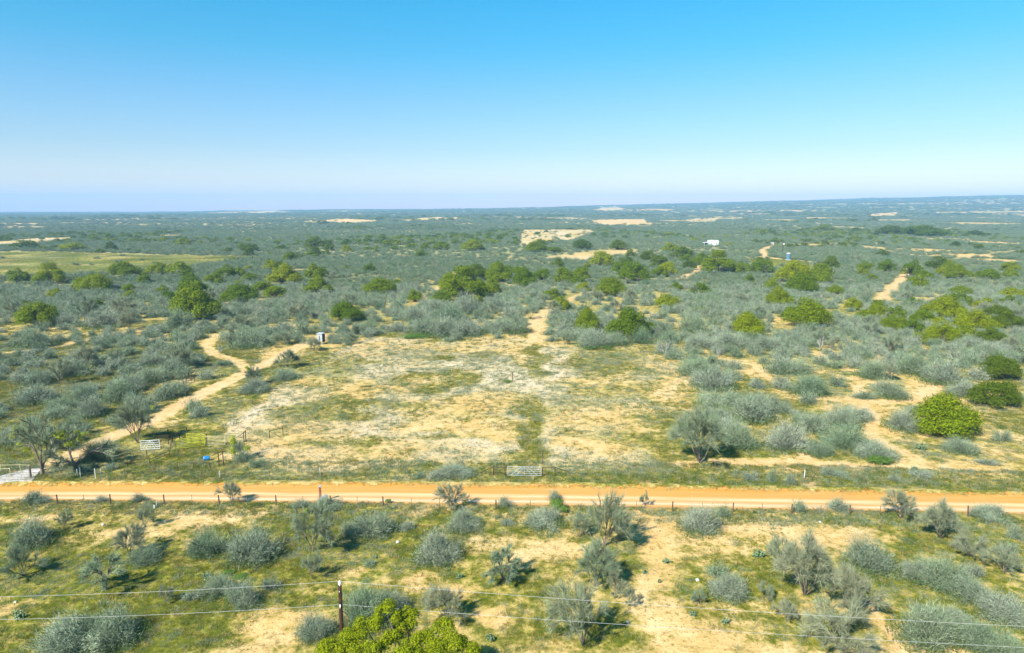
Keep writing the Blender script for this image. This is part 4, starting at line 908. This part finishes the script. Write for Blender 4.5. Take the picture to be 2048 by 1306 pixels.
# distant dark trees: belts and loose ones
P, S, Rt, I = [], [], [], []
for n_, y0, y1, r0, r1, th, sd in ((4200, 480, 1500, 3.5, 6.0, .57, 31), (8000, 1500, 6900, 7, 15, .55, 32)):
    xx, yy, g = scatter(n_, y0, y1, sd); op, Am = open_ground(xx, yy); f = fbm(xx, yy * .55, 150 if y0 < 1000 else 420, 85, 3); keep = ~op & (f > th)
    xx, yy = xx[keep], yy[keep]; r = g.uniform(r0, r1, len(xx)); P.append(np.stack([xx, yy, hgt(xx, yy) - .2], -1)); S.append(np.stack([r, r, r * np.interp(yy, [500, 2000, 6000], [.9, .65, .45])], -1)); Rt.append(g.random(len(xx)) * 6.28); I.append(g.integers(0, 4, len(xx)))
gn_scatter('distant_woodland', np.concatenate(P), np.concatenate(S), np.concatenate(Rt), np.concatenate(I), J_OF)

# grass tufts
def tuft(seed, m, n=26, w=.05, h=1.0, fl=.5):
    g = np.random.default_rng(seed); p = np.stack([g.normal(0, .3, n), g.normal(0, .3, n), np.zeros(n)], -1)
    d = nrm(g.normal(size=(n, 3)) * fl + np.array([0, 0, 1])); V, F = ribbons(p, p + d * (g.uniform(.4, 1, n) * h)[:, None], w + 0 * p[:, 0], g); return tone_mesh('tuft', V, F, M[m], 3, g)
TU = [tuft(1, 'grassg'), tuft(2, 'grassg', 30, .06, .8, .9), tuft(3, 'grassd'), tuft(4, 'grassd', 22, .05, .9, .8), tuft(5, 'grassp'), tuft(6, 'grassp', 30, .06, .8, 1.0), tuft(7, 'under', 34, .08, .8, 1.0), tuft(8, 'under', 90, .035, .7, 1.1), tuft(9, 'grassp', 90, .035, .7, 1.1)]
xx, yy, g = scatter(620000, 46, 230, 41)
w_ = np.clip(1.25 - (yy - 46) / 210, .12, 1); kk = g.random(len(xx)) < w_; xx, yy = xx[kk], yy[kk]
A2, tr2, rv2, cl2 = layout(xx, yy)
fine = fbm(xx, yy, 2.4, 95, 3)
dg = np.clip(A2['g'] * .95 + (fine - .5) * 1.6, 0, 1) * (1 - np.clip(A2['b'] - .35, 0, .75)); dg *= (tr2 < .3)
verge = ((rv2 > 1.12) & (rv2 < 2.5)) | ((rv2 < -.08) & (rv2 > -.7)); dg = np.where(verge, np.maximum(dg, .7 + (fine - .5)), dg); dg *= ~((rv2 > .02 + (fine - .5) * .25) & (rv2 < 1.02 + (fine - .5) * .25))
dg = np.maximum(dg, np.clip(.30 * (A2['p'] + A2['s']) + (fine - .5) * .9, 0, .5) * ((tr2 < .3) & ~((rv2 > -.05) & (rv2 < 1.1)) & (A2['b'] < 1)))
keep = g.random(len(xx)) < dg * .62
xx, yy, cl2, vg = xx[keep], yy[keep], cl2[keep], verge[keep]; A2 = {q: A2[q][keep] for q in A2}
rr = g.random(len(xx)); sage = fbm(xx, yy, 8, 98, 2)
vid = np.where(rr < .56, g.integers(0, 2, len(xx)), np.where(rr < .82, g.integers(2, 4, len(xx)), g.integers(4, 6, len(xx))))
vid = np.where(cl2 & (A2['p'] + A2['s'] > .9) & (rr < .7), g.integers(4, 6, len(xx)), vid); vid = np.where((sage > .56) & (rr < .5), g.integers(4, 6, len(xx)), vid); vid = np.where((rr > .97) | (vg & (rr > .8)), 6, vid)
vid = np.where(vg & (rr > .35) & (rr < .62), g.integers(4, 6, len(xx)), vid)
big_ = g.random(len(xx)) < .035; vid = np.where(big_, g.integers(7, 9, len(xx)), vid)
s = g.uniform(.22, .5, len(xx)) * np.where(big_, 1.9, 1) * np.where(vg, 1.25, 1) * np.interp(yy, [45, 200], [.85, 1.5])
gn_scatter('grass', np.stack([xx, yy, zg(xx, yy) - .02], -1), np.stack([s * 1.5, s * 1.5, s * g.uniform(.6, 1.1, len(xx))], -1), g.random(len(xx)) * 6.28, vid, TU)

# ------------------------------------------------------------------ power pole and its wires
PD = 48.7; ptop = PT(679, 1163, PD); pb = np.array([ptop[0], PD, 0.0]); ph = ptop[2]
t = thing('power_pole', 'dark brown wooden power pole rising behind the bright green oak', 'utility pole', pb)
MB().tube((0, 0, -.3), (0, 0, ph - .35), .19, .135, 12).build('pole', M['pole'], t, True)
m_ = MB(); m_.tube((0, 0, ph - .35), (0, 0, ph - .2), .05, .05, 8).tube((0, 0, ph - .2), (0, 0, ph - .08), .13, .11, 10).tube((0, 0, ph - .08), (0, 0, ph + .04), .08, .06, 10); m_.build('insulator', M['insul'], t)
MB().box((0, -.17, ph - 1.95), (.10, .08, .16)).build('neutral_bracket', M['insul'], t)
for zb in (ph - .75, ph - 2.1): MB().tube((0, -.16, zb), (0, -.22, zb), .035, .035, 8).build('bolt', M['insul'], t)
def cable(z0, label, sR, sL):
    m = MB()
    for ex, ey, s_, N in ((100.0, 40.0, sR, 40), (-104.0, 50.7, sL, 36)):
        prev = None
        for i in range(N + 1):
            q = i / N; p = (pb[0] + (ex - pb[0]) * q, PD + (ey - PD) * q, z0 - 4 * s_ * q * (1 - q))
            if prev: m.tube(prev, p, .0095, .0095, 4)
            prev = p
    tag(m.build('power_line_wire', M['cable']), label, 'power line', 'overhead wires carried by the power pole')
cable(ph + .02, 'upper pale overhead wire fixed to the insulator on top of the power pole', 1.3, 2.0)
cable(ph - 1.95, 'lower pale overhead wire fixed part way down the power pole', 1.0, 2.0)

# ------------------------------------------------------------------ gates, fences, pen
def P0(px, py): p = G(px, py); p[2] = float(zg(p[0], p[1])); return p
def gate(name, label, a, b, H, rails, m, r=.028, diag=True, rails_c=None, group=None, parts=True):
    """tube gate hung between two ground points"""
    d = b - a; L = math.hypot(d[0], d[1]); rz = math.atan2(d[1], d[0]); t = thing(name, label, 'gate' if 'gate' in name else 'fence panel', a, rz, group)
    z0 = .18
    fr = MB()
    for p, q in (((0, 0, z0), (0, 0, H)), ((L, 0, z0), (L, 0, H)), ((0, 0, H), (L, 0, H)), ((0, 0, z0), (L, 0, z0))): fr.tube(p, q, r * 1.15, None, 8)
    fr.build('frame', m, t)
    for i in range(1, rails - 1):
        z = z0 + (H - z0) * (i / (rails - 1)) ** 1.0; MB().tube((r, 0, z), (L - r, 0, z), r * .85, None, 6).build('rail', m, t)
    if diag:
        for s in (-1, 1):
            for f0, f1 in ((.02, .24), (.10, .40)):
                MB().tube((L * (.5 + s * f0), -.03, H - .02), (L * (.5 + s * f1), -.03, z0 + .02), r * .8, None, 6).build('brace', m, t)
        MB().tube((L / 2, -.03, z0), (L / 2, -.03, H), r * .8, None, 6).build('upright', m, t)
    return t
def pipe_fence(label, pts, H, rails, r=.055, brace=None, m='pipe', name='pipe_fence', post_r=None):
    base = pts[0]; t = thing(name, label, 'fence', base)
    for p in pts: MB().tube(p - base + [0, 0, -.2], p - base + [0, 0, H + .04], post_r or r * 1.2, None, 8).build('post', M[m], t)
    for p, q in zip(pts[:-1], pts[1:]):
        for z in rails: MB().tube(p - base + [0, 0, z], q - base + [0, 0, z], r * .8, None, 6).build('rail', M[m], t)
    for p, q in (brace or []): MB().tube(p - base, q - base, r * .8, None, 6).build('brace', M[m], t)
    return t
ga, gb = P0(1015.5, 952), P0(1082, 953); ga[2] += .02; gb[2] = ga[2]
gate('field_gate', 'silver tube field gate with fan bracing beside the dirt road', ga, gb, 1.45, 5, M['galv'], .026)
l1, l0 = P0(987, 949), P0(962, 947); e_ = P0(1010, 951.5)
pipe_fence('rusty pipe wing fence left of the silver field gate', [l1, e_], 1.3, [1.28, .45], brace=[(l1 + [0, 0, 1.25], l0 + [0, 0, .25])])
r1, r0, e2 = P0(1110, 951), P0(1139, 948), P0(1085, 952.5)
pipe_fence('rusty pipe wing fence right of the silver field gate', [e2, r1], 1.3, [1.28], brace=[(r1 + [0, 0, 1.25], r0 + [0, 0, .3])])
pp = P0(1085.5, 927); tag(MB().tube(pp + [0, 0, -.2], pp + [0, 0, 1.7], .07, .06, 8).build('fence_post', M['post']), 'lone dark post standing behind the right end of the silver gate', 'post', 'single posts')
# pale gate and the pen
ga, gb = P0(282, 901), P0(320, 899); gb[2] = ga[2]
gate('pen_gate', 'pale tube gate with crossed braces left of the cattle pen', ga, gb, 1.6, 5, M['gatew'], .030)
A1, A2_, A3, A4 = P0(316, 884), P0(337, 886), P0(374, 870), P0(336, 876)
pipe_fence('rusty pipe frame at the back corner of the pen lane', [P0(316, 889), P0(337.5, 889), P0(360, 883)], 1.55, [1.5, .8], r=.05)
pipe_fence('tall rusty pipe frame behind the pen lane', [P0(337, 876), P0(374, 871)], 1.55, [1.5], r=.05, brace=[(P0(337, 876) + [0, 0, 1.5], P0(318, 882) + [0, 0, .8])], post_r=.09)
def cattle_panel(label, a, b, m, H=1.65, n=7): b = b.copy(); b[2] = a[2]; return gate('cattle_panel', label, a, b, H, n, M[m], .036, diag=False, group='tube cattle panels of the pen')
cattle_panel('yellow green cattle panel swung out on the left side of the pen', P0(355, 899), P0(410, 893), 'panel')
cattle_panel('yellow cattle panel forming the back left of the pen', P0(374, 886), P0(411, 888), 'panel')
cattle_panel('faded cream cattle panel in the middle of the pen back', P0(413, 892), P0(450, 891), 'panelw')
cattle_panel('yellow cattle panel at the right end of the pen back', P0(451, 886), P0(487, 884), 'panelw')
w0 = P0(414.5, 891); tag(MB().tube(w0 + [0, 0, -.2], w0 + [0, 0, 2.1], .10, .09, 8).build('fence_post', M['post']), 'thick dark post between the cattle panels at the pen back', 'post', 'single posts')
c1, c2 = P0(488, 888), P0(492, 884); pipe_fence('rusty corner brace at the right end of the pen', [c1, c2], 2.0, [1.95], r=.06, brace=[(c1 + [0, 0, 1.95], P0(477, 884) + [0, 0, .9])])
d1 = P0(438, 932); pipe_fence('rusty pipe corner of the pen beside the blue barrel', [d1, d1 + [.5, .4, 0]], 2.2, [2.1], r=.06, brace=[(d1 + [0, 0, 2.15], P0(424, 925) + [0, 0, 1.0]), (d1 + [0, 0, 1.5], P0(452, 920) + [0, 0, 1.5])])
pipe_fence('thin rusty rail fence across the near side of the pen', [P0(355, 938), P0(388, 938), P0(420, 938)], .95, [.9], r=.032)
pipe_fence('low broken rusty rail fence between the pen and the roadside trees', [P0(255, 935), P0(300, 932), P0(340, 915), P0(345, 885)], 1.1, [1.05, .6], r=.04)
pipe_fence('short rusty pipe brace standing right of the pen', [P0(539, 876), P0(566, 869)], 1.25, [1.2], r=.05, brace=[(P0(539, 876) + [0, 0, 1.2], P0(562, 878) + [0, 0, .3])])
sp = P0(294, 915); tag(MB().tube(sp + [0, 0, -.2], sp + [0, 0, 1.2], .07, .07, 8).build('fence_post', M['post']), 'short dark post just below the pale pen gate', 'post', 'single posts')
# blue barrel lying in the pen
bb = P0(413, 921); t = thing('barrel', 'blue plastic barrel cut open lying in the cattle pen', 'barrel', bb, R_(20))
n_ = 16; m_ = MB(); prof = [(-.42, .30), (-.40, .34), (-.2, .35), (0, .36), (.2, .35), (.42, .34)]; Vb, Fb = [], []
for i, (x_, r_) in enumerate(prof):
    for k in range(n_): a = 2 * math.pi * k / n_; Vb.append((x_, r_ * math.cos(a), .36 + r_ * math.sin(a)))
for i in range(len(prof) - 1):
    for k in range(n_): Fb.append((i * n_ + k, i * n_ + (k + 1) % n_, (i + 1) * n_ + (k + 1) % n_, (i + 1) * n_ + k))
Fb.append(tuple(range(n_))); m_.add(Vb, Fb).build('shell', M['blue'], t, True)
for x_ in (-.15, .18):
    h_ = MB()
    for k in range(12): a, b_ = 2 * math.pi * k / 12, 2 * math.pi * (k + 1) / 12; h_.tube((x_, .365 * math.cos(a), .36 + .365 * math.sin(a)), (x_, .365 * math.cos(b_), .36 + .365 * math.sin(b_)), .02, None, 5)
    h_.build('hoop', M['blue'], t)
# hay ring
hr = P0(378, 764); t = thing('hay_ring', 'rusty round hay ring feeder on bleached ground behind the left track', 'hay feeder', hr)
for z in (.15, .55, 1.0):
    m_ = MB()
    for k in range(16): a, b_ = 2 * math.pi * k / 16, 2 * math.pi * (k + 1) / 16; m_.tube((1.25 * math.cos(a), 1.25 * math.sin(a), z), (1.25 * math.cos(b_), 1.25 * math.sin(b_), z), .04, None, 5)
    m_.build('hoop', M['pipe'], t)
for k in range(8): a = 2 * math.pi * k / 8; MB().tube((1.25 * math.cos(a), 1.25 * math.sin(a), 0), (1.25 * math.cos(a), 1.25 * math.sin(a), 1.05), .04, None, 5).build('upright', M['pipe'], t)
# tall feed bin / blind by the track
fb = P0(642, 688); t = thing('feed_bin', 'tall pale metal feed bin on legs beside the left dirt track', 'feed bin', fb, R_(-12)); t.scale = (.85, .85, .92)
for x_ in (-.8, .8):
    for y_ in (-.7, .7): MB().tube((x_ * 1.1, y_ * 1.1, -.1), (x_, y_, 1.3), .09, None, 6).build('leg', M['metalgrey'], t)
MB().box((-.52, 0, 2.1), (.72, 1.7, 2.0)).build('drum', M['metalgrey'], t); MB().box((.42, 0, 2.25), (.95, 1.7, 2.1)).build('drum', M['metalgrey'], t)
MB().box((1.02, 0, 1.9), (.22, 1.6, 2.4)).build('shaded_side', M['darkgreen'], t); MB().box((-.05, -.05, 3.36), (2.1, 1.9, .12), 0, R_(6)).build('roof', M['metalgrey'], t)  # dark slab paints the bin's side turned away from the sun
MB().tube((.05, -.9, .4), (.05, -.9, 2.6), .08, None, 6).build('chute', M['darkgreen'], t)
# corner brace in the clearing
c0 = P0(1025, 763); pipe_fence('leaning old post and diagonal brace standing alone in the clearing', [c0], 2.1, [], r=.06, brace=[(c0 + [0, 0, 2.05], P0(1005, 765) + [0, 0, .1])], m='post', name='corner_brace')
# red post with slanted board at the road fence
rp = P0(641, 1003); t = thing('sign_post', 'faded red post with a slanted grey board beside the dirt road', 'sign post', rp)
MB().box((0, 0, 1.0), (.26, .20, 2.2)).build('post', M['redrust'], t); MB().box((.04, 0, 2.15), (.32, .24, .25), 0, 0, .2).build('cap', M['metalgrey'], t)
MB().box((.38, -.12, .62), (1.15, .10, .34), 0, 0, R_(-38)).build('board', M['metalgrey'], t); MB().box((.55, -.05, .42), (1.0, .12, .10), 0, 0, R_(-38)).build('board_backing', M['darkgreen'], t)
# white jug and marker near the fence
j = P0(309, 1016); t = thing('pipeline_marker', 'short white marker stub with a dark cap below the left wire fence', 'marker post', j)
MB().tube((0, 0, 0), (0, 0, .5), .11, .09, 10).build('stub', M['paint_post'], t); MB().tube((0, 0, .5), (0, 0, .62), .12, .1, 10).build('cap', M['darkgreen'], t)
j = P0(313, 1011); tag(MB().tube(j, j + [0.05, 0, .75], .06, .05, 8).build('marker_post', M['galv']), 'thin grey marker stake just right of the white marker stub', 'marker post', 'single posts')
for px, py, h_, lb in ((1609, 956, 1.15, 'thin white marker post on the right verge of the dirt road'), (640, 951, 1.2, 'thin white post on the verge midway between pen and silver gate'), (155, 955, 1.25, 'left one of two pale posts below the crooked old tree'), (161, 955, 1.5, 'right one of two pale posts below the crooked old tree'), (191, 957, 1.5, 'thin pale post at the foot of the brush left of the pen'), (202, 954, 1.2, 'pale post left of the pen between the brush and road'), (440, 956, 1.1, 'pale stake on the verge below the pen')):
    p = P0(px, py); tag(MB().tube(p + [0, 0, -.1], p + [0, 0, h_], .055, .05, 6).build('marker_post', M['paint_post']), lb, 'post', 'single posts')

# roadside wire fence (near side of the road)
def wire_fence(label, line, big, step, H, zs, pmat='post'):
    base = line[0].copy(); t = thing('wire_fence', label, 'fence', base)
    me = {}
    for k, p in enumerate(big):
        MB().tube(p - base + [0, 0, -.2], p - base + [random.uniform(-.09, .09), random.uniform(-.06, .06), H * random.uniform(.93, 1.12)], random.uniform(.08, .11), .075, 8).build('post', M[pmat], t)
    tot = sum(np.linalg.norm(b - a) for a, b in zip(line[:-1], line[1:]))
    mt = MB().box((0, 0, H / 2), (.05, .05, H)).mesh('stake', M['tpost'])
    for a, b in zip(line[:-1], line[1:]):
        L = np.linalg.norm(b - a); k = max(1, int(L / step))
        for i in range(k):
            p = a + (b - a) * (i + .5 * 0) / k
            if min([np.hypot(*(p - q)[:2]) for q in big] + [9]) < .8: continue
            o = link('stake', mt, t); o.location = [float(v) for v in p - base]; o.rotation_euler = (random.uniform(-.04, .04), random.uniform(-.05, .05), random.uniform(0, 3))
    for z in zs:
        m = MB()
        for a, b in zip(line[:-1], line[1:]):
            k = max(2, int(np.linalg.norm(b - a) / 6))
            for i in range(k):
                p, q = a + (b - a) * i / k, a + (b - a) * (i + 1) / k; m.tube(p - base + [0, 0, z], q - base + [0, 0, z], .008, None, 3)
        m.build('wire', M['wire'], t)
    return t
FX = [(-60, 1007), (115, 1007.5), (221, 1008), (329, 1008.5), (439, 1009), (552, 1010), (662, 1011), (767, 1012), (992, 1018), (1200, 1020), (1345, 1022), (1466, 1024), (1583, 1027), (1700, 1028), (1820, 1031), (1936, 1033), (2110, 1037)]
fl = [P0(*p) for p in FX]; wire_fence('long wire fence with dark wooden posts along the near road edge', fl, fl[1:-1], 3.4, 1.25, [.3, .6, .9, 1.18])
hp = P0(1236, 1016); pipe_fence('short dark pipe brace among the bare trees near the road fence', [P0(1215, 1016), hp], 1.45, [1.4], r=.06)
NX = [(90, 953), (250, 953), (440, 957), (640, 956), (850, 955), (960, 950)]; fl2 = [P0(*p) for p in NX]
wire_fence('thin wire fence on the far verge left of the silver gate', fl2, [], 5.5, 1.15, [.5, 1.0])
NX = [(1140, 952), (1330, 958), (1609, 962), (1850, 972), (2110, 980)]; fl3 = [P0(*p) for p in NX]
wire_fence('thin wire fence on the far verge right of the silver gate', fl3, [], 5.5, 1.15, [.5, 1.0])
# driveway apron, cattle guard rails and pipe entrance
ap = [G(*p) for p in [(-45, 971), (62, 966), (78, 945), (92, 938), (55, 940), (20, 948), (-45, 966)]]
ap = np.array(ap); Vt = ap.copy(); Vt[:, 2] = .14; Vb_ = ap.copy(); Vb_[:, 2] = -.25; n_ = len(ap)
m_ = MB().add(np.concatenate([Vt, Vb_]), [tuple(range(n_))] + [(k, n_ + k, n_ + (k + 1) % n_, (k + 1) % n_) for k in range(n_)])
dv = tag(m_.build('driveway', M['conc']), kind='structure')
gq = MB()
for k in range(5): gq = MB().tube(G(30 + 2 * k, 962 - k * 3.4) + [-2.2, 0, .16], G(58 + 4 * k, 960.5 - k * 3.4) + [.5, 0, .16], .035, None, 6); gq.build('guard_rail', M['tpost'], dv)
e1, e2_, e3 = P0(-20, 953), P0(21, 953), P0(42, 942)
pipe_fence('pale pipe fence left of the concrete driveway', [P0(-30, 953), P0(21, 953)], 1.25, [1.2], r=.032, m='panelw')
pipe_fence('pale pipe fence rail behind the concrete driveway', [P0(2, 945), P0(41, 944), P0(60, 944)], 1.15, [1.1], r=.03, m='panelw')
ep = P0(61.5, 957); tag(MB().tube(ep + [0, 0, -.2], ep + [0, 0, 1.9], .15, .14, 10).build('gate_post', M['tpost']), 'thick dark gate post on the right side of the concrete driveway', 'post', 'single posts')

# ------------------------------------------------------------------ far house, tank, utility poles
hb = P0(1408, 491); he = P0(1437, 490.5); sc_h = depth(hb) / FPX   # metres per photo pixel there
t = thing('house', 'small white house with a lean-to porch in the far brush', 'house', hb); t.scale = (sc_h,) * 3
MB().box((19, 5, 3.2), (19.5, 12, 6.4)).build('wall', M['white'], t)
rf = MB().add([(8.6, -1.6, 6.3), (29.6, -1.6, 6.3), (29.6, 11.6, 6.3), (8.6, 11.6, 6.3), (8.6, 5, 10.6), (29.6, 5, 10.6)], [(0, 1, 5, 4), (2, 3, 4, 5), (0, 4, 3), (1, 2, 5), (0, 3, 2, 1)]).build('roof', M['roofw'], t)
MB().box((4.2, 5, 5.9), (9.4, 12, .8)).build('porch_roof', M['roofw'], t)
MB().box((4.6, 8.5, 3.0), (8.2, 1.0, 5.6)).build('porch_shade_slab', M['dark'], t)  # solid dark slab stands in for the shade inside the porch
for x_ in (.4, 8.4): MB().box((x_, -.5, 2.8), (.7, .7, 5.6)).build('porch_post', M['white'], t)
for x_ in (14, 24):
    w = MB().box((x_, -1.05, 3.9), (2.0, .2, 1.8)).build('window', M['dark'], t)
sh = P0(1540, 488); s_ = depth(sh) / FPX; t = thing('shed', 'low white shed at the bend of the far sandy track', 'shed', sh); t.scale = (s_,) * 3
MB().box((4, 3, 1.2), (8, 6, 2.4)).build('wall', M['white'], t); MB().box((4, 3, 2.7), (9, 7, .6), 0, .05).build('roof', M['roofw'], t)
def upole(px, pyb, pyt, label, tx):
    b = P0(px, pyb); s_ = depth(b) / FPX; h_ = (pyb - pyt) * s_; t = thing('utility_pole', label, 'utility pole', b, 0, 'far utility poles')
    MB().tube((0, 0, -.3), (0, 0, h_), .26, .2, 8).build('pole', M['pole'], t); MB().box((0, 0, h_ - .6), (2.2, .18, .18)).build('crossarm', M['pole'], t)
    if tx: MB().tube((.35, -.5, h_ - 2.4), (.35, -.5, h_ - 1.0), .42, None, 10).build('transformer', M['insul'], t)
upole(1565.5, 507, 484, 'nearer far utility pole with a white transformer above the blue tank', True)
upole(1611, 494, 472, 'plain dark utility pole on the far sandy yard', False)
tk = P0(1576.5, 520); t = thing('water_tank', 'faded blue water tank with pale top beside the green lawn', 'water tank', tk)
MB().tube((0, 0, .3), (0, 0, 4.6), 1.5, 1.5, 16).build('tank', M['bluetank'], t, False); MB().tube((0, 0, 4.6), (0, 0, 5.3), 1.6, .5, 16).build('lid', M['roofw'], t); MB().box((0, 0, .1), (3.4, 3.4, .6)).build('base', M['conc'], t)
# stones in the foreground
g = np.random.default_rng(5)
for k, (px, py) in enumerate([(795,1086),(1640,1044),(1395,1162),(560,1168),(30,1205),(1255,1245),(205,1050)]):
    p = P0(px, py); m = MB(); r_ = g.uniform(.13, .24); V = []
    for i in range(3):
        for j in range(6): a = j * 1.047 + i * .4; V.append((math.cos(a) * r_ * (1, 1.1, .6)[i] * g.uniform(.8, 1.2), math.sin(a) * r_ * (1, 1.1, .6)[i] * g.uniform(.8, 1.2), (-.05, .1, .2)[i] * r_ / .2))
    F = [(i * 6 + j, i * 6 + (j + 1) % 6, (i + 1) * 6 + (j + 1) % 6, (i + 1) * 6 + j) for i in range(2) for j in range(6)] + [(12, 13, 14, 15, 16, 17)]
    o = m.add(V, F).build('stone', M['rock']); o.location = p
    dd = min((math.hypot(px - lx, (py - ly) * 1.4), n2, lx) for n2, lx, ly in LANDMARKS)
    tag(o, f"small pale stone on the ground {'left' if px < dd[2] else 'right'} of the {dd[1]}", 'stone', 'small pale stones')
print('plants', len(keepers), 'rest', len(rest), 'tufts', len(xx))
